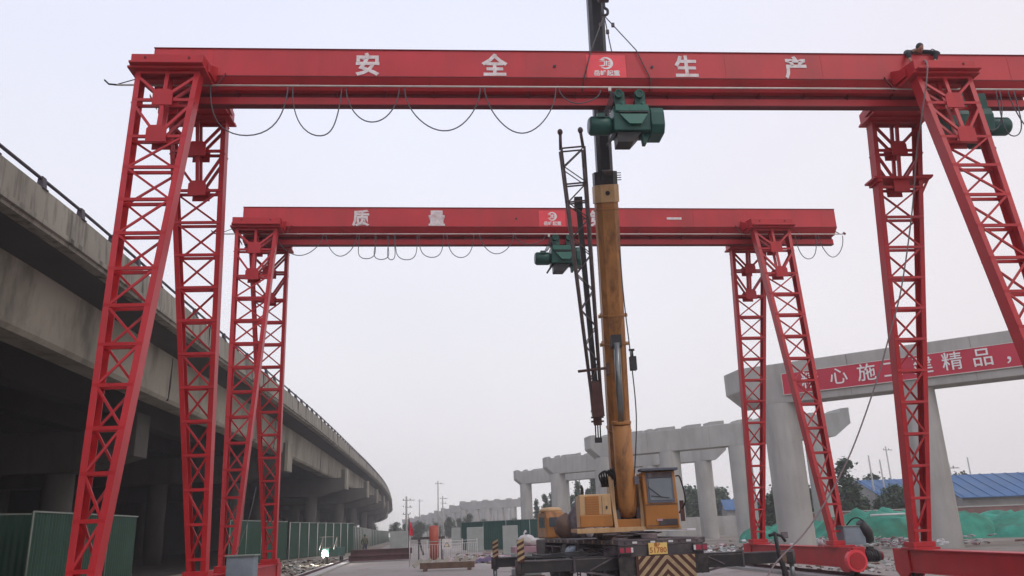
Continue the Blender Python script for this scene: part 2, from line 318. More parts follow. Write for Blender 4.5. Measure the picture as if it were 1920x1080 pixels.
def gantry(name, label, loc, th, text, chars, logo_u, loops, holes):
    g = thing(name, label, 'gantry crane', loc, th, 'red gantry cranes straddling the site')
    m = MB(); U0, U1 = -9.24, 11.4
    prof = [(-BW, Z2), (-BW, Z3), (BW, Z3), (BW, Z2), (.20, Z1), (-.20, Z1)]
    m.prism([(U0, v, z) for v, z in prof], (U1-U0, 0, 0), 'redgirder')
    m.box(((U0+U1)/2, 0, Z3+.0075), (U1-U0+.02, 2*BW+.05, .015), 'reddark')
    for v in (-1, 1): m.box(((U0+U1)/2, v*(BW+.006), Z2+.012), (U1-U0, .012, .02), 'reddark')
    u = U0+1.3
    while u < U1-.5:
        m.box((u, -BW-.002, (Z2+Z3)/2), (.014, .006, Z3-Z2-.04), 'redgirder'); u += 2.35
    G = m.build('main_girder', g)
    m = MB(); m.box(((U0+U1)/2, 0, HB+.295), (U1-U0-.06, .08, .11), 'reddark'); m.box(((U0+U1)/2, 0, HB+.15), (U1-U0-.03, .15, .18), 'redgirder')  # upper web in dark red, shade of its recess put into the colour
    m.box(((U0+U1)/2, 0, HB+.05), (U1-U0-.03, .19, .02), 'reddark')
    u = U0+.7
    while u < U1-.3:
        for v in (-1, 1): m.prism([(u, v*.041, HB+.345), (u, v*.19, HB+.345), (u, v*.041, HB+.18)], (.012, 0, 0), 'reddark')
        u += 1.1
    m.build('hoist_beam', g)
    m = MB(); zp, vp = Z1-.08, -.52
    m.tube([(-9.92, vp, zp), (11.6, vp, zp)], .021, 'pipe', 8)
    m.tube([(-9.92, vp, zp), (-10.1, vp, zp+.02), (-10.2, vp, zp+.12)], .02, 'black', 6)
    m.tube([(-9.92, vp+.01, zp+.02), (-9.6, vp+.1, zp+.2), (-9.35, vp+.2, zp+.3)], .012, 'black', 5)
    m.tube([(11.55, vp, zp+.05), (11.63, vp, zp)], .04, 'reddark', 6)
    u = -8.9
    while u < 11.4:
        m.bar((u, vp, zp+.02), (u, -.30, Z2-.10), .03, .02, 'reddark'); u += 1.45
    m.build('cable_rail', g)
    for c, u, sc_ in chars:
        m = MB(); text_mb(m, c, .60*sc_, 'white', (u, -BW-.008, 11.83), (1, 0, 0), (0, 0, 1), bold=.019*sc_, sx=.95); m.build('painted_character', G)
    m = MB()                                         # company sticker: red square, ringed emblem, small characters
    lu = logo_u; yv = -BW-.006
    m.box((lu, yv, 11.87), (.92, .006, .60), 'logo_red')
    def flat(pts, mm='logo_white', d=0): m.prism([(lu+x, yv-.0055-d, 11.95+z) for x, z in pts], (0, -.004, 0), mm)
    o_, i_ = [], []
    for k in range(15):
        a_ = R(140)-R(285)*k/14
        o_.append((.165*math.cos(a_), .165*math.sin(a_)*.98)); wd = .012+.05*math.sin(math.pi*k/14)**.8
        i_.append(((.165-wd)*math.cos(a_), (.165-wd)*math.sin(a_)))
    for k in range(14): flat([o_[k], o_[k+1], i_[k+1], i_[k]])
    flat([(-.17, .085), (-.06, .11), (-.02, .085), (-.07, .07)]); flat([(-.18, .045), (-.05, .065), (-.055, .045)])
    flat([(-.18, -.07), (-.06, -.085), (-.05, -.055), (-.08, -.05)])
    flat([(-.055, -.07), (-.03, -.07), (-.02, .06), (-.045, .06)]); flat([(-.012, -.07), (.012, -.07), (.03, .02), (.03, .065), (-.005, .065)])
    flat([(.04, .055), (.1, .055), (.1, .03), (.045, .03)]); flat([(.05, .01), (.1, .01), (.1, -.015), (.05, -.015)]); flat([(.035, -.04), (.095, -.04), (.09, -.07), (.03, -.07)])
    text_mb(m, '岳峰起重', .155, 'logo_white', (lu, yv-.008, 11.675), (1, 0, 0), (0, 0, 1), bold=.003)
    m.build('company_sticker', G)
    for u in holes:
        m = MB(); m.tube([(u, -BW-.004, 11.86), (u, -BW-.02, 11.86)], .035, 'black', 12); m.build('lifting_hole', G)
    for su in (-1, 1):
        for sv in (-1, 1): leg(g, su, sv); arm(g, su, sv)
        m = MB(); ub = su*SF; yl = 3.62              # ground beam with cut ends
        pr = [(-yl, WB-.03), (yl, WB-.03), (yl, .55), (yl-.22, .33), (-yl+.22, .33), (-yl, .55)]
        m.prism([(ub-.17, y, z) for y, z in pr], (.34, 0, 0), 'red')
        m.box((ub, 0, WB-.015), (.44, 2*yl+.02, .028), 'red'); m.box((ub, 0, .322), (.42, 2*yl-.5, .02), 'red')
        Bm = m.build('ground_beam', g, bevel=.008)
        for sv in (-1, 1):
            wv = sv*(yl-.1)
            m = MB(); m.tube([(ub-.05, wv, .30), (ub+.05, wv, .30)], .20, 'reddark', 20, smooth=False); m.tube([(ub-.075, wv, .30), (ub-.05, wv, .30)], .23, 'black', 20, smooth=False)
            m.tube([(ub+.05, wv, .30), (ub+.075, wv, .30)], .23, 'black', 20, smooth=False); m.build('travel_wheel', Bm)
            m = MB(); m.prism([(ub-.21, wv-.34, .86), (ub-.21, wv+.34, .86), (ub-.21, wv+.34, .34), (ub-.21, wv+.16, .2), (ub-.21, wv-.16, .2), (ub-.21, wv-.34, .34)], (.05, 0, 0), 'red')
            m.prism([(ub+.16, wv-.34, .86), (ub+.16, wv+.34, .86), (ub+.16, wv+.34, .34), (ub+.16, wv+.16, .2), (ub+.16, wv-.16, .2), (ub+.16, wv-.34, .34)], (.05, 0, 0), 'red')
            m.build('wheel_guard', Bm, bevel=.006)
        m = MB(); wv = -(yl-.1)                      # drive on the near end
        m.tube([(ub-.06, wv-.42, .50), (ub-.06, wv-.26, .50)], .29, 'logo_red', 22, smooth=False); m.tube([(ub-.06, wv-.44, .5), (ub-.06, wv-.42, .5)], .22, 'red', 22, smooth=False)
        m.box((ub+.06, wv-.3, .6), (.34, .14, .5), 'red'); m.build('reduction_gearbox', Bm, bevel=.01)
        m = MB(); m.tube([(ub+.22, wv-.28, .62), (ub+.66, wv-.22, .60)], .15, 'black', 14); m.tube([(ub+.66, wv-.22, .60), (ub+.76, wv-.21, .595)], .12, 'reddark', 14)
        for k in range(5): m.tube([(ub+.28+k*.075, wv-.272+k*.01, .618-k*.003), (ub+.30+k*.075, wv-.27+k*.01, .617-k*.003)], .168, 'black', 14, smooth=False)
        m.box((ub+.44, wv-.25, .8), (.16, .12, .1), 'black'); m.build('travel_motor', Bm)
    m = MB(); u = SF
    m.box((u+.38, -VB+.0, 1.14), (.62, .46, .5), 'cabinet'); m.box((u+.38, -VB, 1.4), (.68, .52, .03), 'hoardtop'); m.box((u+.30, -VB-.236, 1.12), (.42, .01, .36), 'cabinet')
    m.build('control_box', g, bevel=.012)
    m = MB(); m.tube([(u+.62, -VB-.18, 1.5), (u+.78, -VB-.12, 1.22), (u+.86, -VB-.05, .98)], [.12, .2, .16], 'black', 12)
    m.tube(spline([(u+.3, -VB, 1.42), (u+.42, -VB-.2, 1.6), (u+.62, -VB-.25, 1.58), (u+.85, -VB-.2, 1.3)]), .02, 'black', 6); m.build('cable_reel', g)
    for lp in loops: loop(g, vp+.01, *lp)
    return g
gN = gantry('gantry_crane', 'nearer and taller-looking red gantry crane lettered 安全生产, with a worker on its right saddle', (1.3849, 16.5417, 0), .0815, '', [('安', -4.52, 1), ('全', -1.63, 1), ('生', 2.87, 1), ('产', 5.52, 1)], .97,
  [(-7.92, -6.25, 11.24, 10.06, -.12), (-6.15, -5.08, 11.24, 10.03, -.05, .12), (-4.98, -3.80, 11.24, 10.36), (-3.68, -1.98, 11.24, 10.16), (-1.88, -.26, 11.24, 10.12), (-.18, .78, 11.22, 10.86),
   (9.6, 10.4, 11.24, 10.2, -.05), (10.3, 10.75, 11.24, 10.05, -.1), (10.6, 11.3, 11.24, 10.3)], (-.24, 2.05))
gF = gantry('gantry_crane', 'farther red gantry crane lettered 质量第一, standing behind the mobile crane boom', (.3077, 25.841, 0), .1083, '', [('质', -5.38, 1), ('量', -2.84, 1), ('第', 2.72, 1), ('一', 5.45, .95)], 1.13,
  [(-8.08, -6.6, 11.24, 10.53), (-6.5, -5.5, 11.24, 10.49), (-5.42, -4.9, 11.24, 10.39, -.12), (-4.86, -4.5, 11.24, 10.36, -.14), (-4.45, -4.26, 11.24, 10.35, -.07), (-4.22, -3.5, 11.24, 10.35, -.1), (-3.44, -2.62, 11.24, 10.44, -.08), (-2.5, -1.6, 11.24, 10.44, -.05), (-1.4, -.25, 11.24, 10.57), (-.2, .85, 11.24, 10.9),
   (9.75, 10.5, 11.24, 10.35, -.06), (10.6, 11.5, 11.2, 10.42)], (-.12, 2.24))
m = MB(); zs = 9.72; m.box((SU-.02, 1.28, zs), (1.5, .5, .05), 'red'); m.box((SU+.62, 1.28, zs+.04), (.3, .5, .05), 'red'); m.bar((SU+.72, 1.2, zs), (SU+.45, 1.3, zs-.5), .05, .04, 'red'); m.box((SU-.62, 1.28, zs-.05), (.12, .45, .1), 'red'); m.build('leg_shelf', gN)
NM = Matrix.Translation((1.3849, 16.5417, 0)) @ Matrix.Rotation(.0815, 4, 'Z')
FM = Matrix.Translation((.3077, 25.841, 0)) @ Matrix.Rotation(.1083, 4, 'Z')
# electric hoists running on the girders
def hoist(label, MM, u, flip=0, extra=0):
    p = MM @ Vector((u, 0, 0)); h = thing('electric_hoist', label, 'hoist', p, (.0815 if MM is NM else .1083)+flip, 'green electric hoists hung under the gantry girders'); h.scale = (.93, 1, 1)
    m = MB()                                        # drum housing: roof + angled faces
    m.prism([(-.36, -.27, 10.93), (-.36, .27, 10.93), (-.36, .33, 10.72), (-.36, .27, 10.32), (-.36, -.27, 10.32), (-.36, -.33, 10.72)], (.92, 0, 0), 'green')
    m.box((.10, -.30, 10.84), (.84, .14, .17), 'greenlt'); m.build('drum_housing', h, bevel=.015)
    m = MB(); m.prism([(-.22, -.37, 10.68), (.48, -.37, 10.68), (.30, -.40, 10.42), (.0, -.40, 10.42)], (0, .05, 0), 'greenlt'); m.box((.13, -.36, 10.73), (.74, .05, .03), 'black'); m.build('rope_guard', h)
    m = MB()
    m.tube([(-.93, 0, 10.56), (-.88, 0, 10.56), (-.44, 0, 10.56), (-.36, 0, 10.56)], [.19, .225, .225, .17], 'green', 20)
    m.tube([(-.95, 0, 10.56), (-.93, 0, 10.56)], .17, 'cabinet', 20)
    for k in range(10):
        a = k*math.pi/5; m.bar((-.86, .225*math.cos(a), 10.56+.225*math.sin(a)), (-.46, .225*math.cos(a), 10.56+.225*math.sin(a)), .02, .03, 'green', (1, 0, .01))
    m.box((-.66, -.2, 10.72), (.2, .1, .1), 'green'); m.build('lift_motor', h)
    m = MB(); m.prism([(.56, y, z) for y, z in ((-.30, 10.88), (.30, 10.88), (.36, 10.72), (.36, 10.42), (.24, 10.25), (-.24, 10.25), (-.36, 10.42), (-.36, 10.72))], (.34, 0, 0), 'green'); m.build('gear_case', h, bevel=.02)
    for x in (-.17, .35):
        m = MB()
        for sv in (-1, 1):
            m.box((x, sv*.25, 11.1), (.26, .04, .42), 'green'); 
            for dx in (-.09, .09): m.tube([(x+dx, sv*.225, 11.06), (x+dx, sv*.15, 11.06)], .065, 'black', 14, smooth=False)
        m.tube([(x-.03, -.34, 11.22), (x-.03, -.27, 11.22)], .105, 'green', 18, smooth=False); m.lathe([(.105, 0), (.105, .014), (.075, .014), (.075, 0)], 'greenlt', n=18); m.v[-72:] = [(x-.03+v[0], -.341-v[2], 11.22+v[1]) for v in m.v[-72:]]
        m.tube([(x+.06, -.34, 10.98), (x+.06, -.27, 10.98)], .045, 'greenlt', 12, smooth=False)
        m.box((x, 0, 10.925), (.2, .56, .05), 'green'); m.build('trolley', h)
    m = MB()                                        # black rope guide and hook block tucked up under the drum
    m.prism([(-.28, -.2, 10.32), (.36, -.2, 10.32), (.10, -.2, 10.05), (-.28, -.2, 10.05)], (0, .4, 0), 'black'); m.prism([(.36, -.1, 10.32), (.56, -.1, 10.3), (.46, -.1, 10.06), (.38, -.1, 10.06)], (0, .16, 0), 'green')
    m.prism([(-.34, -.14, 10.34), (-.24, -.14, 10.34), (-.52, -.14, 9.98), (-.56, -.14, 10.02)], (0, .08, 0), 'black'); m.build('hook_block', h, bevel=.01)
    m = MB()
    for k in range(4): m.tube(spline([(-.50, -.52, 11.2), (-.36-.03*k, -.5, 11.1), (-.40-.04*k, -.35, 10.9), (-.52-.03*k, -.2, 10.75)]), .012, 'cable', 5)
    m.box((-.47, -.54, 11.21), (.07, .05, .1), 'pipe'); m.build('supply_cable', h)
    return h
hoist('green electric hoist hanging in front of the crane boom under the nearer girder', NM, 1.42)
hoist('dark green electric hoist half hidden behind the right leg at the girder end', NM, 9.95, flip=math.pi)
hF = hoist('green electric hoist under the farther girder beside the lattice jib', FM, 1.40)
# rails
for fn, nm, lb in ((lrail, 'crane_rail', 'steel crane rail on a concrete strip along the left side'), (rrail, 'crane_rail', 'steel crane rail on a concrete strip under the right-hand legs')):
    t = thing(nm, lb, 'rail', (0, 0, 0), 0, 'crane rails on the ground')
    y0, y1 = -6, 72; a, b = Vector((fn(y0), y0, 0)), Vector((fn(y1), y1, 0))
    m = MB(); m.bar(a+Vector((0, 0, .03)), b+Vector((0, 0, .03)), 1.0, .10, 'concN', (0, 0, 1)); m.build('foundation_strip', t, bevel=.01)
    m = MB(); m.bar(a+Vector((0, 0, .09)), b+Vector((0, 0, .09)), .12, .02, 'steelstack', (0, 0, 1)); m.bar(a+Vector((0, 0, .125)), b+Vector((0, 0, .125)), .02, .05, 'steelstack', (0, 0, 1)); m.bar(a+Vector((0, 0, .16)), b+Vector((0, 0, .16)), .06, .02, 'steelstack', (0, 0, 1)); m.build('rail', t)
# ================================================================ LEFT ELEVATED HIGHWAY
PC = [(-9.8, -110), (-11.0, -60), (-11.9, -25), (-12.7, -5), (-14.1, 18), (-14.55, 26), (-15.6, 38), (-16.9, 55), (-18.5, 75), (-20.9, 100), (-24.6, 137), (-29.5, 180), (-37, 235), (-46, 295), (-57, 362), (-78, 460), (-110, 580)]
pc = spline([(x, y, 0) for x, y in PC], 10)
def resample(pts, step):
    o = [pts[0]]; acc = 0
    for a, b in zip(pts, pts[1:]):
        L_ = (b-a).length; d = step-acc
        while d <= L_: o.append(a.lerp(b, d/L_)); d += step
        acc = (acc+L_) % step
    return o
road_c = resample(pc, 1.5)
def frame(pts, i):
    d = (pts[min(i+1, len(pts)-1)]-pts[max(i-1, 0)]).normalized(); return d, Vector((-d.y, d.x, 0))   # tangent, left
def sweep(mb, pts, prof, m, closed=True):           # prof: (offset to the left, z)
    n = len(prof); vs = []
    for i, p in enumerate(pts):
        d, l = frame(pts, i); vs += [p+l*o+Vector((0, 0, z)) for o, z in prof]
    mb.add(vs, [(i*n+j, i*n+(j+1) % n, (i+1)*n+(j+1) % n, (i+1)*n+j) for i in range(len(pts)-1) for j in range(n if closed else n-1)], m)
    mb.add(vs[:n], [tuple(range(n))], m); mb.add(vs[-n:], [tuple(range(n))[::-1]], m)
hw = thing('elevated_highway', 'old concrete elevated highway curving away down the left side', 'overpass', (-20, 60, 0))
hwo = Vector((-20, 60, 0))
def hp(mb, name, parent=hw):
    mb.v = [tuple(Vector(v)-hwo) for v in mb.v]; return mb.build(name, parent, fix=True)
m = MB(); sweep(m, road_c, [(.28, 12.25), (.04, 12.3), (0, 11.35), (-.07, 11.30), (-.07, 11.14), (.03, 11.12), (.03, 11.0), (.5, 11.04), (.5, 11.4), (.33, 11.4)], 'parapet'); hp(m, 'parapet')
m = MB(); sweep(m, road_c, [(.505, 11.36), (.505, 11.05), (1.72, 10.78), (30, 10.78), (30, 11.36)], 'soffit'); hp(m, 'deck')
m = MB(); sweep(m, road_c, [(1.74, 10.775), (1.80, 8.62), (1.92, 8.45), (2.9, 8.45), (2.9, 10.775)], 'concO'); hp(m, 'edge_girder')
m = MB(); sweep(m, road_c, [(29.2, 0), (29.2, 10.77), (29.6, 10.77), (29.6, 0)], 'darkwall'); hp(m, 'light_blocking_wall')  # added wall that keeps skylight out from under the deck
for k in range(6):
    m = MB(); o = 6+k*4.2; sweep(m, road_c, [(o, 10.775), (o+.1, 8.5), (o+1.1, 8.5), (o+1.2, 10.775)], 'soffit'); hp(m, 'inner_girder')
jl = [i for i in range(4, len(road_c), 8) if 8 < road_c[i].y < 260]
for n_, i in enumerate(jl):
    p = road_c[i]; d, l = frame(road_c, i); a_ = math.atan2(d.y, d.x)
    m = MB(); q = p+l*.01; m.box((q.x, q.y, 11.74), (.035, .06, 1.0), 'darkwall', a_); q = p-l*.07; m.box((q.x, q.y, 11.22), (.03, .03, .17), 'darkwall', a_); hp(m, 'parapet_joint')
    if n_ % 2 == 0: m = MB(); q = p+l*1.77; m.tube([q+Vector((0, 0, 10.7)), q+Vector((0, 0, 9.2)), q+l*.06+Vector((0, 0, 8.5))], .055, 'railpurple', 8); hp(m, 'drain_pipe')
m = MB(); vs = []
for i, p in enumerate(road_c):
    d, l = frame(road_c, i); vs.append(p+l*.14+Vector((0, 0, 12.62)))
m.tube(vs, .055, 'railpurple', 6); hp(m, 'handrail')
pp = resample(pc, 2.55); post0 = None
far = MB()
for i, p in enumerate(pp):
    d, l = frame(pp, i); q = p+l*.12
    if p.y < 8: continue
    if post0 is None:
        m = MB(); m.prism([(-.13, -.12, 0), (.10, -.12, 0), (.04, -.12, .42), (-.10, -.12, .42)], (0, .24, 0), 'railpurple'); m.box((-.02, 0, .02), (.3, .34, .04), 'railpurple'); post0 = m.build('railing_post', hw, bevel=.01); c = post0; cnt = 1
    elif cnt < 100: c = post0.copy(); COL.objects.link(c); cnt += 1
    else: far.box((q.x, q.y, 12.5), (.24, .24, .42), 'railpurple', math.atan2(d.y, d.x)); continue
    c.location = q+Vector((0, 0, 12.27))-hwo; c.rotation_euler = (0, 0, math.atan2(d.y, d.x)-math.pi/2)
o = hp(far, 'railing_post'); o['kind'] = 'stuff'
# piers: skewed cap with ear at the edge, round columns
pier0 = None
for i, (tx, ty) in enumerate([(-18.0, -22), (-17.3, 43), (-19.5, 68), (-20.9, 98), (-22.6, 121), (-25.2, 144), (-28.3, 170), (-32, 198), (-36.8, 226), (-42, 256)]):
    if pier0 is None:
        m = MB(); m.prism([(0, -.85, 9.35), (0, -.85, 7.05), (-3.2, -.85, 6.3), (-27, -.85, 6.3), (-27, -.85, 8.4), (-.45, -.85, 8.4), (-.45, -.85, 9.35)], (0, 1.7, 0), 'capconc'); pier0 = m.build('pier', hw, bevel=.03); m = MB(); m.box((.12, 0, 8.2), (.24, 1.76, 2.34), 'concO'); m.build('edge_block', pier0)  # cap in shaded concrete, lit end block in the lighter one
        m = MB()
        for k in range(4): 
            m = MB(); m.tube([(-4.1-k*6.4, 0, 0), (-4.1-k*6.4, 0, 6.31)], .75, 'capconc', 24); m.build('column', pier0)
        c = pier0
    else:
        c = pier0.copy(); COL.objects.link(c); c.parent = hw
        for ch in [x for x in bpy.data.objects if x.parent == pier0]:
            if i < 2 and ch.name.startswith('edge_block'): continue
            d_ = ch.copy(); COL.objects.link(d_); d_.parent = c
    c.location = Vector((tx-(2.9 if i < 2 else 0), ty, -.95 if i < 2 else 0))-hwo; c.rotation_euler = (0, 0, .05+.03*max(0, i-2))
# ================================================================ NEW VIADUCT PIERS (right)
def npier(label, A, dr, zt, zb, ztip, L=24, blocks=3, seed=0, ncol=4, z0=0, rcol=.98, group='new concrete viaduct piers', smp=False, cols=None):
    dx, dy = dr; l = math.hypot(dx, dy); dx, dy = dx/l, dy/l; t = Vector((-.19, .98, 0))*2.1; d = Vector((dx, dy, 0)); A = Vector((A[0], A[1], 0))
    p = thing('viaduct_pier', label, 'pier', A, 0, group); rnd = random.Random(seed)
    m = MB(); pr = [(0, zt), (0, ztip), (1.05, zb), (L-1.3, zb), (L, ztip), (L, zt)]
    m.prism([d*s_+Vector((0, 0, z)) for s_, z in pr], t, 'concN'); m.build('cap_beam', p, bevel=.04)
    if not smp:
        n_ = Vector((d.y, -d.x, 0))
        for k in range(1, 8):
            s_ = L*k/8; z_ = zb if 1.05 < s_ < L-1.3 else ztip; q_ = d*s_+n_*.002; m = MB(); m.prism([q_+Vector((0, 0, z_+.05)), q_+d*.03+Vector((0, 0, z_+.05)), q_+d*.03+Vector((0, 0, zt-.04)), q_+Vector((0, 0, zt-.04))], n_*.008, 'concO'); m.build('formwork_seam', p)
    for k in range(ncol):
        s_ = cols[k] if cols else 1.95+k*(L-4.1)/3.03; c = d*s_+t*.5
        m = MB(); zz = [(z0, rcol)]
        zz += [(zb+.01, rcol)]; m.lathe([(r_, z_) for z_, r_ in zz], 'concN', c, 28); m.build('column', p)
    if blocks and not smp:
        m = MB(); m.prism([d*0+Vector((0, 0, zt-.002)), d*.75+Vector((0, 0, zt-.002)), d*.55+Vector((0, 0, zt+.22)), d*0+Vector((0, 0, zt+.22))], t, 'concN'); m.build('shear_key', p)
        m = MB(); m.prism([d*(L-.75)+Vector((0, 0, zt-.002)), d*L+Vector((0, 0, zt-.002)), d*L+Vector((0, 0, zt+.26)), d*(L-.6)+Vector((0, 0, zt+.26))], t, 'concN'); m.build('shear_key', p)
        s_ = 1.7
        while s_ < L-2.6:
            wd = rnd.choice((.45, .5, 1.3, 1.7)); h = rnd.uniform(.14, .34)
            m = MB(); m.prism([d*s_+t*.1+Vector((0, 0, zt-.002)), d*(s_+wd)+t*.1+Vector((0, 0, zt-.002)), d*(s_+wd)+t*.1+Vector((0, 0, zt+h)), d*s_+t*.1+Vector((0, 0, zt+h))], t*.7, 'concN'); m.build('bearing_block', p)
            s_ += wd+rnd.uniform(.35, 1.4)
    elif smp:
        for k in range(6):
            m = MB(); m.box(d*(1+k*4)+t*.5+Vector((0, 0, zt+.15)), (1.6, 1.4, .34), 'concN'); m.build('bearing_block', p)
    return p
pr1 = npier('nearest new concrete pier at right carrying the red slogan banner', (13.2, 46.4), (.83, -.56), 10.25, 7.95, 8.95, seed=1, blocks=0, ncol=3, cols=(2.6, 9.7, 16.2))
npier('second new concrete pier, its cap running behind the boom and far gantry leg', (7.0, 78.3), (.836, -.548), 9.95, 8.0, 8.95, seed=2, rcol=.95)
npier('third new concrete pier, its cap end just above the engine cover', (3.4, 100.3), (.79, -.61), 9.95, 8.02, 8.95, L=23.6, seed=3, rcol=.92)
npier('fourth new concrete pier, the leftmost of the close ones, left of the boom', (-.45, 118.5), (.79, -.61), 9.75, 7.95, 8.7, seed=4, rcol=.85)
for i, (x, y) in enumerate([(-17, 233), (-22.5, 262), (-28, 291), (-33.5, 320), (-39, 350), (-46, 380), (-53, 412), (-60, 445), (-69, 480)]):
    npier('hazy concrete pier in the distant row of viaduct piers left of the boom', (x, y), (.83, -.56), 9.7, 7.6, 8.5, seed=10+i, rcol=1.0, ncol=6, cols=[1.5+k*4.2 for k in range(6)], group='distant viaduct piers in the haze', smp=True)
# banner on the nearest pier
b0 = Vector((13.2, 46.4, 0)); bd = Vector((.83, -.56, 0)).normalized(); bn = Vector((bd.y, -bd.x, 0))
bo = b0+bd*2.45+bn*.06
bt = thing('slogan_banner', 'red slogan banner with white characters tied along the nearest pier cap', 'banner', bo)
m = MB(); rows = 2; nx = 40
for k in range(nx):
    x0, x1 = k*.5, (k+1)*.5; y0, y1 = .015*math.sin(k*1.3), .015*math.sin((k+1)*1.3)
    P = [bd*x0+bn*(.02+y0)+Vector((0, 0, 8.42)), bd*x1+bn*(.02+y1)+Vector((0, 0, 8.42)), bd*x1+bn*(.02+y1)+Vector((0, 0, 9.58)), bd*x0+bn*(.02+y0)+Vector((0, 0, 9.58))]
    m.prism(P, bn*-.012, 'banner')
m.build('banner_cloth', bt)
m = MB()
for z in (8.40, 9.60): m.prism([bd*-.03+Vector((0, 0, z-.02)), bd*20.03+Vector((0, 0, z-.02)), bd*20.03+Vector((0, 0, z+.02)), bd*-.03+Vector((0, 0, z+.02))], bn*.035, 'pipe')
m.prism([bd*-.04+Vector((0, 0, 8.4)), bd*0+Vector((0, 0, 8.4)), Vector((0, 0, 9.6)), bd*-.04+Vector((0, 0, 9.6))], bn*.035, 'pipe'); m.build('banner_hem', bt)
for c, s_ in zip('精心施工建精品，', (1.52, 3.05, 4.50, 5.80, 7.25, 8.62, 9.98, 11.35)):
    m = MB(); text_mb(m, c, .98, 'logo_white', bd*s_+bn*.055+Vector((0, 0, 9.0)), bd, (0, 0, 1), bold=.006); m.build('printed_character', bt)
# ================================================================ MOBILE CRANE
TA = .185; TL = (3.32, 20.0, 0)
tr = thing('mobile_crane', 'old orange truck-mounted mobile crane with its boom raised through the gantry', 'mobile crane', TL, TA)
TI = (Matrix.Translation(TL) @ Matrix.Rotation(TA, 4, 'Z')).inverted()
def W(x, y, z): return TI @ Vector((x, y, z))
def trw(mb, name, parent=tr, bevel=0): mb.v = [tuple(TI @ Vector(v)) for v in mb.v]; return mb.build(name, parent, bevel)
# carrier (local: x right, y forward)
m = MB(); m.box((0, 4.8, .98), (1.0, 9.6, .34), 'frame'); m.box((0, .0, 1.02), (2.1, .14, .46), 'frame'); m.build('chassis', tr, bevel=.02)
m = MB(); m.box((0, 4.0, 1.30), (2.16, 8.2, .05), 'frame2')
for sx in (-1, 1):
    m.box((sx*1.07, 4.0, 1.265), (.05, 8.2, .12), 'frame2')
    for k in range(26): m.box((sx*1.10, .3+k*.3, 1.265), (.015, .1, .08), 'chevY' if k % 3 == 0 else 'frame')
for k in range(9): m.box((-.9+k*.225, -.09, 1.25), (.12 if k % 2 else .06, .02, .05), 'tailw' if k % 2 else 'frame')
m.box((0, -.06, 1.25), (2.16, .05, .13), 'frame2'); m.build('deck', tr, bevel=.01)
m = MB(); m.box((.02, -.18, .56), (1.46, .05, .78), 'chevR')
for k in range(-4, 9):                             # chevron stripes
    for sx in (-1, 1):
        x0 = .05+.0; off = k*.23; pts = []
        for t_, wz in ((0, 0), (1, 0), (1, .1), (0, .1)): pass
        a0, a1 = off, off+.115
        poly = [(x0, a0), (x0, a1), (x0+sx*.7, a1-.7), (x0+sx*.7, a0-.7)]
        # clip to board
        def clip(P, f):
            o_ = []
            for i in range(len(P)):
                a_, b_ = P[i], P[(i+1) % len(P)]; fa, fb = f(a_), f(b_)
                if fa >= 0: o_.append(a_)
                if fa*fb < 0: q_ = fa/(fa-fb); o_.append((a_[0]+(b_[0]-a_[0])*q_, a_[1]+(b_[1]-a_[1])*q_))
            return o_
        P = clip(clip(poly, lambda p: p[1]-.0), lambda p: .76-p[1])
        if len(P) > 2: m.prism([(x, -.207, .18+z) for x, z in P], (0, -.004, 0), 'chevY')
m.build('chevron_board', tr)
m = MB(); m.box((-.13, -.145, 1.10), (.46, .02, .26), 'plateY'); text_mb(m, '鲁P', .10, 'ink', (-.15, -.157, 1.18), (1, 0, 0), (0, 0, 1), .003, .002); text_mb(m, '51780', .17, 'ink', (-.13, -.157, 1.06), (1, 0, 0), (0, 0, 1), .004, .002); m.build('number_plate', tr)
for sx in (-1, 1):
    m = MB(); x = sx*.93; m.box((x, -.12, 1.09), (.34, .10, .16), 'frame'); m.box((x-sx*.06, -.175, 1.09), (.13, .02, .11), 'tail'); m.box((x-sx*.15, -.175, 1.09), (.05, .02, .11), 'tailw') ; m.box((x+sx*.1, -.175, 1.09), (.1, .02, .11), 'tail'); m.build('tail_light', tr)
for y in (1.5, 2.75, 6.2, 7.45):
    for sx in (-1, 1):
        m = MB(); m.lathe([(.22, -.14), (.46, -.14), (.52, -.09), (.52, .09), (.46, .14), (.22, .14)], 'tyre', n=28)
        T = Matrix.Translation((sx*.88, y, .52)) @ Matrix.Rotation(math.pi/2, 4, 'Y'); m.v = [tuple(T @ Vector(v)) for v in m.v]; tyre = m.build('wheel', tr)
        m = MB(); m.lathe([(.0, .05), (.1, .09), (.12, .02), (.22, .05), (.24, -.1), (0, -.1)], 'frame2', n=20); m.v = [tuple(T @ Vector(v)) for v in m.v]; m.build('rim', tyre)
# side tanks and toolboxes
m = MB(); m.tube([(-.95, 3.9, .92), (-.95, 4.9, .92)], .24, 'cabinet', 18); m.build('fuel_tank', tr)
m = MB(); m.box((-.92, .75, .98), (.34, .9, .42), 'frame2'); m.build('toolbox', tr, bevel=.02)
m = MB(); m.box((-.93, 5.35, .95), (.34, .5, .45), 'frame'); m.build('toolbox', tr, bevel=.02)
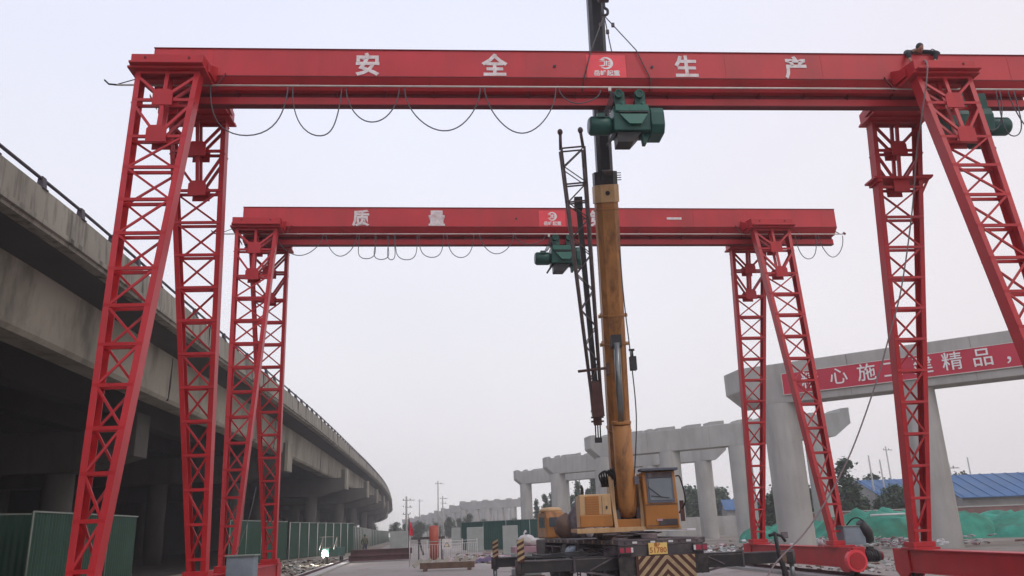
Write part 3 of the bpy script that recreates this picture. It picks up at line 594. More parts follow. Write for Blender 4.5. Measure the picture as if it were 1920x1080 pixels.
# outriggers
def outrig(y, sx, reach, zc, ext=True, st=True):
    m = MB(); x0, x1 = sx*1.0, sx*(reach*.62), 
    m.box((sx*(1.0+reach*.62)/2, y, zc), (abs(reach*.62-1.0), .32, .34), 'black'); m.box((sx*(reach*.62+reach)/2, y, zc-.0), (reach*.38, .26, .28), 'black')
    m.box((sx*reach*.62, y, zc), (.05, .36, .38), 'frame'); m.box((sx*(1.0+reach)/2, y-.155, zc+.12), (reach-1.0, .015, .02), 'frame2')
    o_ = m.build('outrigger', tr, bevel=.01)
    m = MB(); m.tube([(sx*reach, y, zc+.16), (sx*reach, y, zc-.18)], .11, 'frame', 14); m.tube([(sx*reach, y, zc-.17), (sx*reach, y, .14)], .06, 'chrome', 12); m.build('jack', o_)
    m = MB(); m.box((sx*reach, y, .03), (.55, .55, .06), 'wood'); m.box((sx*reach, y, .10), (.36, .36, .07), 'frame'); m.build('jack_pad', o_)
    if st:
        m = MB(); m.box((sx*reach, y-.16, zc+.36), (.17, .03, .5), 'chevR')
        for k in range(4):
            z = zc+.13+k*.13; m.prism([(sx*reach-.084, y-.178, z), (sx*reach+.084, y-.178, z+.08), (sx*reach+.084, y-.178, z+.145), (sx*reach-.084, y-.178, z+.065)], (0, -.003, 0), 'chevY')
        m.build('striped_plate', o_)
outrig(.45, -1, 3.36, .80); outrig(5.7, -1, 3.15, .74); outrig(.45, 1, 3.55, .76, st=False); outrig(5.7, 1, 2.6, .74, st=False)
# carrier cab, far end
m = MB(); pr = [(8.0, 1.33), (9.5, 1.33), (9.55, 1.9), (9.25, 2.2), (8.15, 2.2), (8.0, 2.0)]
m.prism([(-1.02, y, z) for y, z in pr], (.62, 0, 0), 'orange'); m.box((-.55, 8.75, .95), (1.1, 1.5, .7), 'frame')
Cb = m.build('driver_cab', tr, bevel=.05)
m = MB(); m.box((-.75, 7.99, 1.85), (.34, .02, .3), 'glass'); m.box((-1.025, 8.7, 1.85), (.02, .8, .35), 'glass'); m.build('window', Cb)
m = MB(); m.lathe([(0, .10), (.3, .08), (.4, 0), (.4, -.06), (0, -.06)], 'cream', (-.72, 8.6, 2.25), 20); m.build('roof_cap', Cb)
m = MB(); m.ell((-.62, 6.9, 1.66), (.36, .4, .42), 'wood'); m.ell((-.15, 6.6, 1.75), (.5, .4, .66), 'frame2'); m.ell((.45, 6.6, 1.65), (.45, .4, .5), 'wood'); rb = random.Random(4); m.v = [(x+rb.uniform(-.05, .05), y, z+rb.uniform(-.04, .05)) for x, y, z in m.v]; m.build('tarpaulin_bundle', tr)
m = MB()
for k in range(5): m.ell((-.2+.14*k, 5.6+.1*(k % 2), 1.62+.03*(k % 3)), (.14, .2, .3), 'frame2' if k % 2 else 'sheet')
m.build('gas_bottle', tr)
m = MB()
for k in range(4): m.tube(spline([(-1.0-.05*k, .7+.2*k, 1.12), (-1.5-.1*k, .42, 1.02+.02*k), (-2.3, .30, .99+.03*k), (-3.2, .34, 1.0)]), .014, 'black', 5)
m.tube(spline([(-1.1, 1.6, 1.1), (-1.2, 2.2, .86), (-1.15, 3.0, 1.05), (-1.2, 3.8, .9), (-1.1, 4.6, 1.1)]), .022, 'black', 6); m.build('hydraulic_hose', tr)
for y in (1.5, 2.75, 6.2, 7.45): m = MB(); m.prism([(-1.12, y-.62, .92), (-1.12, y-.45, 1.12), (-1.12, y+.45, 1.12), (-1.12, y+.62, .92), (-1.12, y+.60, .90), (-1.12, y+.44, 1.09), (-1.12, y-.44, 1.09), (-1.12, y-.60, .90)], (.38, 0, 0), 'frame2'); m.build('mudguard', tr)
m = MB()
for y in (3.45, 3.75):
    m.bar((-1.13, y, .35), (-1.13, y, 1.25), .035, .03, 'frame2')
for z in (.4, .7, 1.0): m.bar((-1.13, 3.45, z), (-1.13, 3.75, z), .03, .03, 'frame2')
m.build('step_ladder', tr)
m = MB()
for k in range(5): m.box((-.78+.02*k, 1.2+.1*(k % 2), 1.345+.035*k), (.4, 1.5, .03), 'wood' if k % 2 else 'frame2', .06*k-.1)
m.build('plank_pile', tr)
m = MB()
for k in range(4): m.tube([(-.2+.19*math.cos(a_*.6), .2+.14*math.sin(a_*.6), 1.345+.03*k) for a_ in range(12)], .016, 'hrope', 5)
m.build('rope_coil', tr)
for sx in (-1, 1):
    m = MB(); m.bar((sx*1.1, .30, .50), (sx*2.0, .33, .66), .05, .05, 'frame2'); m.bar((sx*1.1, .28, .93), (sx*1.7, .28, .66), .03, .03, 'frame2'); m.build('brace', tr)
    m = MB(); m.box((sx*.86, -.13, .72), (.5, .015, .42), 'tyre'); m.build('mud_flap', tr)
# turntable + superstructure (world coords, facing the viewer)
m = MB(); m.lathe([(.72, 1.33), (.78, 1.36), (.78, 1.47), (.7, 1.5), (0, 1.5)], 'frame', (2.75, 22.0, 0), 28); trw(m, 'slewing_ring')
m = MB(); m.box((2.68, 22.1, 1.56), (2.55, 2.9, .10), 'yellow'); m.box((2.68, 20.64, 1.55), (2.6, .04, .12), 'cream'); m.box((3.4, 20.9, 1.50), (1.4, .7, .03), 'frame2')
Sp = trw(m, 'slewing_platform', bevel=.01)
m = MB(); m.box((1.88, 21.35, 2.03), (.80, 1.35, .80), 'cream'); m.box((1.88, 20.66, 1.78), (.82, .05, .30), 'yellow')
Eg = trw(m, 'engine_cover', bevel=.025)
m = MB(); m.box((1.80, 20.665, 2.15), (.34, .02, .46), 'yellow')
for k in range(7): m.box((1.80, 20.65, 1.97+k*.06), (.30, .02, .022), 'orange')
trw(m, 'air_grille', Eg)
m = MB(); m.box((2.05, 20.668, 2.12), (.008, .01, .5), 'frame'); m.box((1.88, 20.668, 1.93), (.76, .01, .008), 'frame'); m.box((2.16, 20.66, 2.1), (.04, .02, .07), 'black'); trw(m, 'cover_seam', Eg)
m = MB(); m.tube([(1.65, 21.7, 2.42), (1.65, 21.7, 2.62), (1.62, 21.6, 2.68)], .04, 'frame', 10); trw(m, 'exhaust_pipe', Eg)
m = MB()
for x in (2.36, 3.02):
    m.prism([(x, 20.75, 1.6), (x, 22.4, 1.6), (x, 22.2, 2.95), (x, 21.7, 3.0), (x, 20.85, 2.75)], (.045, 0, 0), 'cream')
    m.bar((x+.02, 20.72, 1.6), (x+.02-.06*(1 if x < 2.7 else -1), 21.0, 2.9), .09, .07, 'cream')
m.box((2.7, 20.78, 1.70), (.64, .06, .2), 'yellow'); m.box((2.7, 21.4, 1.85), (.6, .1, .5), 'frame'); m.box((2.7, 22.3, 2.1), (.62, .1, 1.0), 'frame'); m.box((2.45, 20.95, 1.88), (.14, .2, .3), 'frame2'); m.box((2.97, 20.95, 1.9), (.1, .2, .35), 'frame2'); trw(m, 'boom_bracket', bevel=.01)
m = MB()
for k in range(7): m.tube(spline([(2.15+.05*k, 21.1, 2.62), (2.05+.06*k, 20.9, 2.9+.03*k), (2.25+.04*k, 20.95, 3.0-.05*k), (2.38, 21.2, 2.75)]), .022, 'black', 5)
m.box((2.22, 21.2, 2.75), (.22, .2, .25), 'black'); trw(m, 'hose_bundle')
m = MB(); m.tube([(2.44, 22.3, 2.25), (2.98, 22.3, 2.25)], .3, 'frame', 18); trw(m, 'winch')
# cab
m = MB(); X0, X1, YF, YB = 3.09, 3.93, 20.55, 21.85
m.prism([(X0, YF, 1.56), (X0, YF-.03, 2.2), (X0, YF+.05, 2.93), (X0, YB, 2.93), (X0, YB, 1.56)], (X1-X0, 0, 0), 'yellow'); Cab = trw(m, 'operator_cab', bevel=.03)
m = MB(); m.prism([(X0+.10, YF-.045, 2.16), (X1-.08, YF-.045, 2.16), (X1-.08, YF+.03, 2.89), (X0+.10, YF+.03, 2.89)], (0, -.02, 0), 'greyframe')
m.box((X0+.44, YF+.01, 2.84), (.58, .06, .12), 'frame2'); Wf = trw(m, 'window_frame', Cab)
m = MB(); m.prism([(X0+.15, YF-.068, 2.22), (X1-.13, YF-.068, 2.22), (X1-.13, YF-.012, 2.75), (X0+.15, YF-.012, 2.75)], (0, -.004, 0), 'glass'); trw(m, 'windscreen', Wf)
m = MB(); m.box((X0+.42, YF+.1, 2.97), (.94, .5, .06), 'greyframe'); trw(m, 'cab_visor', Cab, bevel=.01)
m = MB(); m.bar((X0+.12, YF-.085, 2.55), (X0+.42, YF-.09, 2.3), .015, .01, 'black'); m.bar((X0+.18, YF-.09, 2.33), (X0+.62, YF-.09, 2.27), .015, .01, 'black'); trw(m, 'wiper', Cab)
m = MB(); m.tube(spline([(X1+.02, YF+.1, 2.8), (X1+.12, YF+.05, 2.75), (X1+.2, YF+.05, 2.2), (X1+.05, YF+.2, 1.9)]), .02, 'black', 6); m.box((X1+.12, YF+.15, 1.95), (.1, .05, .5), 'jibred'); trw(m, 'grab_rail', Cab)
m = MB(); m.box((X0+.56, YF-.03, 1.70), (.46, .02, .13), 'frame'); m.box((X0+.35, YF-.035, 1.75), (.14, .02, .05), 'pink'); trw(m, 'vent_panel', Cab)
m = MB(); m.box((X1+.004, 21.2, 2.2), (.012, 1.0, 1.1), 'yellow'); m.box((X1+.012, 21.2, 2.5), (.012, .8, .42), 'glass'); m.box((X1+.02, 20.8, 2.1), (.02, .12, .04), 'black'); trw(m, 'cab_door', Cab)
m = MB(); m.box((X0+.42, YF-.034, 2.12), (.80, .012, .014), 'frame'); m.box((X0+.42, YF-.02, 1.62), (.78, .012, .014), 'frame'); trw(m, 'panel_seam', Cab)
m = MB(); m.tube([(X0-.02, YF+.02, 2.78), (X0-.14, YF-.1, 2.82)], .012, 'black', 5); m.box((X0-.16, YF-.11, 2.72), (.10, .03, .2), 'greyframe'); trw(m, 'mirror', Cab)
m = MB(); m.prism([(3.0, 20.4, 1.50), (4.3, 20.5, 1.47), (4.4, 21.0, 1.50), (3.2, 21.0, 1.52)], (0, 0, .02), 'sheet'); m.prism([(2.0, 20.45, 1.44), (3.3, 20.4, 1.42), (3.5, 20.7, 1.45), (2.1, 20.8, 1.46)], (0, 0, .02), 'frame2'); trw(m, 'deck_plate')
# boom ------------------------------------------------------------
BF, BH, BT = Vector((2.74, 21.95, 2.15)), Vector((2.52, 18.9, 10.19)), Vector((2.33, 15.55, 19.0))
ax = (BH-BF).normalized(); BE = BF+ax*((19.0-BF.z)/ax.z); side = Vector((1, 0, 0)); side = (side-ax*side.dot(ax)).normalized(); dep = side.cross(ax)
def hexbar(mb, p, q, wd, dp, m_, ch=.22):
    pr = [(-.5, -.5+ch), (-.5, .5), (.5, .5), (.5, -.5+ch), (.5-ch, -.5), (-.5+ch, -.5)]
    s0 = 1 if dep.y > 0 else -1
    mb.prism([p+side*(x*wd)+dep*(s0*y*dp) for x, y in pr], q-p, m_)
Lb = (BE-BF).length
def on(t): return BF+ax*t
yl_ = (BH-BF).length
m = MB(); hexbar(m, on(0), on(yl_-.55), .56, .66, 'orange'); 
for t in (2.05, 4.35, 5.1, yl_-.75): hexbar(m, on(t), on(t+.05), .61, .70, 'orange')
m.tube([on(.1)-side*.33, on(.1)+side*.33], .22, 'frame', 16, smooth=False)
bm1 = trw(m, 'boom', bevel=.008)
m = MB(); hexbar(m, on(yl_-.55), on(yl_-.1), .62, .74, 'cream'); q = on(yl_-.32)-dep*(1 if dep.y > 0 else -1)*.375
m.tube([q, q-dep*(1 if dep.y > 0 else -1)*.015], .06, 'black', 12)
trw(m, 'boom_head_collar', bm1, bevel=.01)
for sx in (-1, 1):
    for t in (4.35, 5.1): m = MB(); m.tube([on(t)+side*.3*sx, on(t)+side*.38*sx], .05, 'cream', 8); trw(m, 'guide_pin', bm1)
m = MB(); hexbar(m, on(yl_-.12), on(yl_+.24), .58, .68, 'black')
for k in range(4): m.tube([on(yl_+.02+.06*k)+side*.3, on(yl_+.02+.06*k)+side*.42], .012, 'black', 5)
m.tube([on(yl_+.2)-dep*.3*(1 if dep.y > 0 else -1)-side*.1, on(yl_+.2)-dep*.3*(1 if dep.y > 0 else -1)+side*.15], .08, 'frame', 10); trw(m, 'boom_collar', bm1)
m = MB(); hexbar(m, on(yl_), on(Lb), .40, .50, 'boomblack'); trw(m, 'boom_extension', bevel=.006)
m = MB(); tq = (12.62-BF.z)/ax.z; hexbar(m, on(tq), on(tq+.28), .54, .60, 'jib'); m.tube([on(tq+.12)-dep*(1 if dep.y > 0 else -1)*.3, on(tq+.12)-dep*(1 if dep.y > 0 else -1)*.315], .04, 'black', 10); trw(m, 'extension_collar', bevel=.01)
m = MB(); hexbar(m, on(Lb-.1), on(Lb+.6), .5, .6, 'black'); m.tube([on(Lb+.35)-side*.3, on(Lb+.35)+side*.3], .3, 'jib', 16, smooth=False); trw(m, 'boom_tip')
# luffing cylinder (viewer side of the boom)
C0, C1, C2 = Vector((2.72, 20.95, 1.9)), Vector((2.62, 20.15, 4.1)), Vector((2.60, 19.72, 6.1))
m = MB(); m.tube([C0, C0.lerp(C1, .1), C1], [.2, .235, .235], 'orange', 20); m.tube([C1, C1+(C2-C1)*.03], .25, 'orange', 20, smooth=False); lc = trw(m, 'luffing_cylinder')
m = MB(); m.tube([C1, C2], .085, 'chrome', 16); trw(m, 'piston_rod', lc)
m = MB(); qq = C2; m.box(qq+Vector((0, .12, .05)), (.26, .3, .3), 'black'); trw(m, 'rod_mount', lc)
# fly jib stowed beside the boom
J0, J1 = Vector((1.66, 18.3, 10.85)), Vector((2.03, 20.05, 4.75)); JE = Vector((2.05, 20.5, 3.75))
jax = (J1-J0).normalized(); js = Vector((1, .0, .09)); js = (js-jax*js.dot(jax)).normalized(); jd = jax.cross(js).normalized()
m = MB(); NJ = 14
def jc(t, i, j): wd = .29+(.115-.29)*t; dd = .24+(.1-.24)*t; return J0.lerp(J1, t)+js*wd*i+jd*dd*j
for i, j in ((-1, -1), (1, -1), (-1, 1), (1, 1)): m.tube([jc(0, i, j), jc(1, i, j)], .032, 'jib', 8)
for j in (-1, 1):
    for k in range(NJ):
        a_, b_ = k/NJ, (k+1)/NJ; s_ = 1 if k % 2 else -1
        m.tube([jc(a_, -s_, j), jc(b_, s_, j)], .014, 'jib', 6)
        if k in (0, 2, 3): m.tube([jc(a_, -1, j), jc(a_, 1, j)], .022, 'jib', 6)
for i in (-1, 1):
    for k in range(NJ*1):
        a_, b_ = k/NJ, (k+1)/NJ; s_ = 1 if k % 2 else -1; m.tube([jc(a_, i, -s_), jc(b_, i, s_)], .013, 'jib', 6)
    m.tube([jc(0, i, 0), jc(0, i, 0)-jax*.42+js*i*-.03], .04, 'jib', 8); m.ell(jc(0, i, 0)-jax*.46+js*i*-.03, (.07, .05, .09), 'jib')
fj = trw(m, 'fly_jib')
m = MB(); m.bar(jc(.22, .1, 0), jc(1.0, .0, 0), .13, .13, 'black'); m.box(jc(.22, .1, 0), (.2, .2, .3), 'black'); trw(m, 'jib_extension', fj)
m = MB(); m.bar(jc(.93, 0, 0), jc(1.07, 0, 0), .30, .26, 'jibred'); m.bar(J1, J1.lerp(JE, .62), .2, .17, 'jibred')
for t in (.3, .45, .55): c_ = J1.lerp(JE, t); m.box(c_, (.32, .05, .04), 'jibred')
for i in (-1, 0, 1): m.bar(J1.lerp(JE, .6)+js*.06*i, JE+js*.06*i, .03, .05, 'black')
m.box(JE, (.18, .1, .12), 'black'); trw(m, 'jib_foot', fj)
m = MB(); c_ = Vector((2.2, 19.75, 5.42)); m.tube([c_-Vector((.62, 0, .02)), c_+Vector((.12, .0, .04))], .035, 'jibred', 8); m.box(c_+Vector((.14, .05, .02)), (.08, .16, .3), 'jibred'); trw(m, 'jib_bracket'); m = MB(); m.box(Vector((2.98, 19.75, 5.55)), (.16, .2, .34), 'black'); m.tube([(2.98, 19.75, 5.7), (2.98, 19.75, 5.9)], .03, 'black', 6); m.tube([(2.9, 19.75, 5.9), (3.04, 19.75, 5.9)], .03, 'black', 6); trw(m, 'hose_reel')
m = MB(); m.tube(spline([(2.75, 18.9, 8.3), (2.80, 19.2, 7.1), (2.94, 19.75, 5.6), (3.02, 20.2, 4.3), (2.97, 20.8, 3.1), (2.95, 21.2, 2.7)]), .016, 'cable', 6); trw(m, 'hanging_hose')
# hook block and slings
hk = NM @ Vector((1.12, -.1, 13.62))
hb = thing('hook_block', 'rusty brown hook block hanging from ropes above the nearer girder', 'hook block', hk)
m = MB(); m.prism([(-.13, -.09, .30), (.13, -.09, .30), (.19, -.09, .8), (.12, -.09, 1.15), (-.14, -.09, 1.15), (-.19, -.09, .7)], (0, .18, 0), 'jib')
for v in (-.12, .12): m.tube([(0, v-.02, .72), (0, v+.02, .72)], .24, 'frame', 20, smooth=False)
m.build('sheave_block', hb, bevel=.02)
m = MB(); m.tube(spline([(0, 0, .32), (0, 0, .12), (.07, 0, .04), (.06, 0, -.08), (-.03, 0, -.11), (-.08, 0, -.03)], 5), .035, 'black', 8); m.build('hook', hb)
m = MB(); tip = BE+ax*.35-hk
for a_ in (-.1, -.03, .04, .11): m.tube([(a_, 0, 1.1), (tip.x+a_, tip.y-.2, tip.z)], .011, 'rope', 5)
m.build('hoist_rope', hb)
sl = thing('lifting_sling', 'thin wire slings running from the hook down around the nearer girder', 'sling', NM @ Vector((1.1, 0, 11.3)), .0815)
h0 = Vector((0, -.1, 2.20))
for (du, dv) in ((-.75, 0), (.97, 0), (.32, .1)):
    m = MB(); z3, z2, z1 = Z3-11.3+.03, Z2-11.3, Z1-11.3
    e1 = Vector((du*.62, -BW-.05, z3)); e2 = Vector((du*.9, -BW-.035, z2-.01)); e3 = Vector((du*.93, -.22, z1-.03))
    if dv: e1 = Vector((du, BW+.05, z3)); m.tube([h0, e1, Vector((du, BW+.04, z2)), Vector((du, .22, z1-.03))], .014, 'rope', 6)
    else:
        m.tube([h0, e1, e2, e3], .014, 'rope', 6)
    k_ = h0.lerp(e1, .28); m.box(k_, (.07, .05, .1), 'rope'); m.build('sling_leg', sl)
# ================================================================ WORKER lying over the girder
def skinned(name, verts, edges, radii, mt, parent=None, sub=2, root=0):
    me = bpy.data.meshes.new(name); me.from_pydata([tuple(v) for v in verts], edges, []); me.materials.append(M[mt])
    o_ = bpy.data.objects.new(name, me); COL.objects.link(o_); o_.parent = parent
    s_ = o_.modifiers.new('s', 'SKIN'); s_.use_smooth_shade = True
    for i, r in enumerate(radii): me.skin_vertices[0].data[i].radius = (r, r)
    me.skin_vertices[0].data[root].use_root = True
    b = o_.modifiers.new('u', 'SUBSURF'); b.levels = b.render_levels = sub
    return o_
def person(name, label, loc, rz, J, top, bottom, hair, hatm=None, headR=.105):
    """J: joint dict in local coords. One continuous body, clothes and hair as children."""
    p = thing(name, label, 'person', loc, rz)
    K = ['pelvis', 'belly', 'chest', 'neck', 'head', 'shL', 'elL', 'wrL', 'haL', 'shR', 'elR', 'wrR', 'haR', 'hiL', 'knL', 'anL', 'toL', 'hiR', 'knR', 'anR', 'toR']
    rad = dict(pelvis=.13, belly=.125, chest=.14, neck=.055, head=.09, shL=.07, elL=.045, wrL=.03, haL=.035, shR=.07, elR=.045, wrR=.03, haR=.035, hiL=.09, knL=.062, anL=.042, toL=.035, hiR=.09, knR=.062, anR=.042, toR=.035)
    E_ = [('pelvis', 'belly'), ('belly', 'chest'), ('chest', 'neck'), ('neck', 'head'), ('chest', 'shL'), ('shL', 'elL'), ('elL', 'wrL'), ('wrL', 'haL'), ('chest', 'shR'), ('shR', 'elR'), ('elR', 'wrR'), ('wrR', 'haR'), ('pelvis', 'hiL'), ('hiL', 'knL'), ('knL', 'anL'), ('anL', 'toL'), ('pelvis', 'hiR'), ('hiR', 'knR'), ('knR', 'anR'), ('anR', 'toR')]
    skinned('body', [J[k] for k in K], [(K.index(a), K.index(b)) for a, b in E_], [rad[k] for k in K], 'skin', p)
    def garment(nm, ks, es, mt, s=1.28):
        skinned(nm, [J[k] for k in ks], [(ks.index(a), ks.index(b)) for a, b in es], [rad[k]*s for k in ks], mt, p)
    J = dict(J)
    for q in 'LR': J['cf'+q] = Vector(J['el'+q]).lerp(Vector(J['wr'+q]), .9); rad['cf'+q] = .036; J['hm'+q] = Vector(J['kn'+q]).lerp(Vector(J['an'+q]), .92); rad['hm'+q] = .052
    J['nk'] = Vector(J['chest']).lerp(Vector(J['neck']), .8); rad['nk'] = .06
    garment('jacket', ['pelvis', 'belly', 'chest', 'nk', 'shL', 'elL', 'cfL', 'shR', 'elR', 'cfR'], [('pelvis', 'belly'), ('belly', 'chest'), ('chest', 'nk'), ('chest', 'shL'), ('shL', 'elL'), ('elL', 'cfL'), ('chest', 'shR'), ('shR', 'elR'), ('elR', 'cfR')], top)
    garment('trousers', ['pelvis', 'hiL', 'knL', 'hmL', 'hiR', 'knR', 'hmR'], [('pelvis', 'hiL'), ('hiL', 'knL'), ('knL', 'hmL'), ('pelvis', 'hiR'), ('hiR', 'knR'), ('knR', 'hmR')], bottom, 1.12)
    for q in 'LR':
        m = MB(); a_, t_ = Vector(J['an'+q]), Vector(J['to'+q]); d = (t_-a_).normalized(); m.tube([a_-d*.05, a_, a_.lerp(t_, .6), t_+d*.03], [.04, .058, .052, .03], 'black', 10); m.build('boot', p)
        h, w_ = Vector(J['ha'+q]), Vector(J['wr'+q]); d = (h-w_).normalized(); sd_ = d.cross(Vector((0, 1, .3))).normalized(); m = MB()
        for k in range(4):
            b0_ = h+sd_*(-.028+.019*k)+d*.02; m.tube([b0_, b0_+d*(.035), b0_+d*(.065+.008*(k in (1, 2)))+Vector((0, -.012, -.01))], [.0095, .009, .007], 'skin', 6)
        m.tube([h-d*.01+sd_*.035, h+sd_*.06+d*.02, h+sd_*.062+d*.045], [.011, .010, .008], 'skin', 6); m.build('fingers', p)
    hd = Vector(J['head']); fw = Vector(J.get('face', (0, -1, 0))).normalized(); upv = (hd-Vector(J['neck'])).normalized(); upv = (upv-fw*upv.dot(fw)).normalized(); rg = fw.cross(upv)
    T = Matrix((rg, -fw, upv)).transposed()
    m = MB(); m.ell(hd+upv*.03, (.076, .096, .118), 'skin', 16, 12, T); m.ell(hd+fw*.1+upv*.005, (.014, .022, .028), 'skin', 8, 6, T)
    for sx in (-1, 1): m.ell(hd+rg*.078*sx+upv*.01, (.012, .022, .034), 'skin', 8, 6, T); m.ell(hd+fw*.084+rg*.032*sx+upv*.035, (.014, .010, .008), 'black', 8, 6, T)
    m.ell(hd+fw*.09-upv*.05, (.026, .008, .006), 'casing', 8, 6, T); m.build('face', p)
    m = MB(); m.ell(hd+upv*.06-fw*.018, (.084, .10, .10), hair, 16, 10, T); m.build('hair', p)
    if hatm:
        m = MB(); m.ell(hd+upv*.09, (.098, .115, .085), hatm, 16, 8, T); m.ell(hd+upv*.075+fw*.05, (.1, .12, .012), hatm, 16, 6, T); m.build('cap', p)
    return p
V = Vector
person('person', 'worker in dark clothes lying over the nearer girder top, arms hanging down the front', NM @ V((8.66, 0, Z3+.03)), .0815,
  dict(pelvis=V((.10, .42, .17)), belly=V((.06, .18, .18)), chest=V((.02, -.10, .17)), neck=V((0, -.34, .15)), head=V((-.01, -.50, .08)), face=V((0, -.7, -.7)),
       shL=V((.20, -.28, .14)), elL=V((.36, -.56, -.05)), wrL=V((.24, -.60, -.30)), haL=V((.20, -.60, -.38)),
       shR=V((-.20, -.28, .13)), elR=V((-.36, -.56, -.08)), wrR=V((-.38, -.60, -.26)), haR=V((-.36, -.60, -.34)),
       hiL=V((.22, .48, .15)), knL=V((.50, .30, .10)), anL=V((.55, -.12, .06)), toL=V((.53, -.30, .05)),
       hiR=V((0, .52, .12)), knR=V((-.16, .75, -.18)), anR=V((-.16, .85, -.55)), toR=V((-.14, .98, -.60))), 'cloth_dark', 'cloth_dark', 'black')
m = MB(); m.ell((0, 0, .09), (.16, .12, .09), 'cloth_dark', 12, 8); m.tube(spline([(-.1, 0, .15), (0, 0, .24), (.1, 0, .15)], 4), .012, 'black', 5); o_ = m.build('tool_bag'); o_.location = NM @ V((9.12, -.30, Z3+.02)); tag(o_, 'small dark tool bag beside the worker on the nearer girder', 'bag')
# ground worker behind the steel stack
person('person', 'standing worker in olive jacket and green cap behind the brown steel stack', (-13.3, 70.5, 0), .3,
  dict(pelvis=V((0, 0, .92)), belly=V((0, 0, 1.08)), chest=V((0, 0, 1.3)), neck=V((0, 0, 1.48)), head=V((0, -.02, 1.60)), face=V((0, -1, -.1)),
       shL=V((.19, 0, 1.38)), elL=V((.25, .02, 1.12)), wrL=V((.24, -.08, .90)), haL=V((.23, -.10, .82)), shR=V((-.19, 0, 1.38)), elR=V((-.26, .02, 1.12)), wrR=V((-.22, -.1, .90)), haR=V((-.2, -.12, .83)),
       hiL=V((.1, 0, .88)), knL=V((.11, -.02, .49)), anL=V((.12, .02, .09)), toL=V((.14, -.15, .04)), hiR=V((-.1, 0, .88)), knR=V((-.11, -.02, .49)), anR=V((-.12, .02, .09)), toR=V((-.14, -.15, .04))), 'cloth_olive', 'cloth_blue', 'black', 'hat')
# long rope from the worker down to the ground
m = MB(); m.tube(spline([NM @ V((8.30, -.62, 11.85)), (9.55, 15.75, 11.35), (9.3, 15.95, 10.15), (9.35, 16.5, 9.6), (9.33, 17.2, 8.32), (8.97, 17.6, 6.65), (8.6, 17.8, 5.6), (8.06, 17.8, 4.42), (7.1, 17.6, 2.8), (5.98, 17.2, 1.51), (4.93, 16.6, .77), (4.2, 15.9, .03), (3.6, 15.4, .03)], 8), .016, 'hrope', 6)
tag(m.build('rope'), 'long slack rope hanging from the worker past the right legs to the ground', 'rope')
# ================================================================ SITE OBJECTS
def hoarding(label, a, b, h, npan, posts=True, group=None, wave=.05, m_='hoard', white=False):
    a, b = V((*a, 0)), V((*b, 0)); d = b-a; L_ = d.length; d.normalize(); n = V((d.y, -d.x, 0))
    t = thing('hoarding', label, 'hoarding', a, 0, group)
    for k in range(npan):
        m = MB(); s0, s1 = L_*k/npan+.03, L_*(k+1)/npan-.03; K_ = max(6, int((s1-s0)/.12)); K_ = min(K_, 40); vs = []; fs = []
        for i in range(K_+1):
            s_ = s0+(s1-s0)*i/K_; o_ = .02 if i % 2 else -.02
            vs += [d*s_+n*o_+V((0, 0, .05)), d*s_+n*o_+V((0, 0, h))]
        m.add(vs, [(2*i, 2*i+2, 2*i+3, 2*i+1) for i in range(K_)], m_); ob = m.build('panel', t)
        so = ob.modifiers.new('s', 'SOLIDIFY'); so.thickness = .008
        m = MB(); m.prism([d*s0+V((0, 0, h)), d*s1+V((0, 0, h)), d*s1+V((0, 0, h+.06)), d*s0+V((0, 0, h+.06))], n*.05, 'hoardtop'); m.build('top_trim', t)
        if posts:
            m = MB(); c_ = d*(s0-.03)+n*.05; m.tube([c_, c_+V((0, 0, h+.04))], .035, 'hoardtop' if not white else 'whitepaint', 8); m.build('post', t)
    return t
hoarding('nearest green hoarding panel with pale top rail behind the left gantry leg', (-18.4, 30.9), (-19.2, 41.2), 2.95, 3)
hoarding('green hoarding at the far left edge, in deep shadow under the overpass', (-22.5, 30.4), (-19.5, 33.4), 2.95, 2, posts=False)
hoarding('green corrugated hoarding panel between the two far left gantry legs', (-19.6, 55.5), (-19.3, 68.2), 2.95, 4)
hoarding('long green hoarding receding along the overpass columns', (-19.2, 68.5), (-17.6, 87), 2.9, 8, white=True)
hoarding('distant green hoarding curving away along the overpass', (-18.0, 88.5), (-25, 138), 2.6, 14, white=True)
hoarding('farthest green hoarding below the vanishing overpass', (-25.3, 140), (-33, 206), 2.5, 14, white=True)
hoarding('dark green screen fence between the concrete block and the crane carrier', (-5.5, 76), (2.8, 70), 2.45, 4, posts=False, m_='dkgreen')
# grey concrete plinths
for (x, y, w_, h, lb) in [(-.76, 56.2, 1.02, 1.95, 'grey concrete block nearest the crane carrier'), (-3.9, 70, 1.35, 2.0, 'squat grey-green concrete block left of the nearest one'), (-12.0, 81.5, 1.7, 1.95, 'wide blue-grey concrete block beside the red flag'),
                     (-10.2, 95, 1.1, 1.9, 'small concrete block right of the red flag'), (-8.2, 104, 1.1, 2.2, 'small pale block behind the orange casing'), (-4.2, 118, 1.0, 2.1, 'small pale block behind the barrier railing'), (-1.9, 125, 1.0, 2.2, 'small pale block in front of the distant piers'), (2.5, 112, 1.2, 1.9, 'small pale block near the dark screen fence')]:
    t = thing('concrete_block', lb, 'concrete block', (x, y, 0), random.uniform(-.05, .15), 'concrete blocks standing on the site')
    m = MB(); m.box((0, 0, h/2+.04), (w_, .9, h-.08), 'block'); m.build('block', t, bevel=.02); m = MB(); m.box((0, 0, .02), (w_+.25, 1.15, .08), 'concN'); m.build('footing', t)
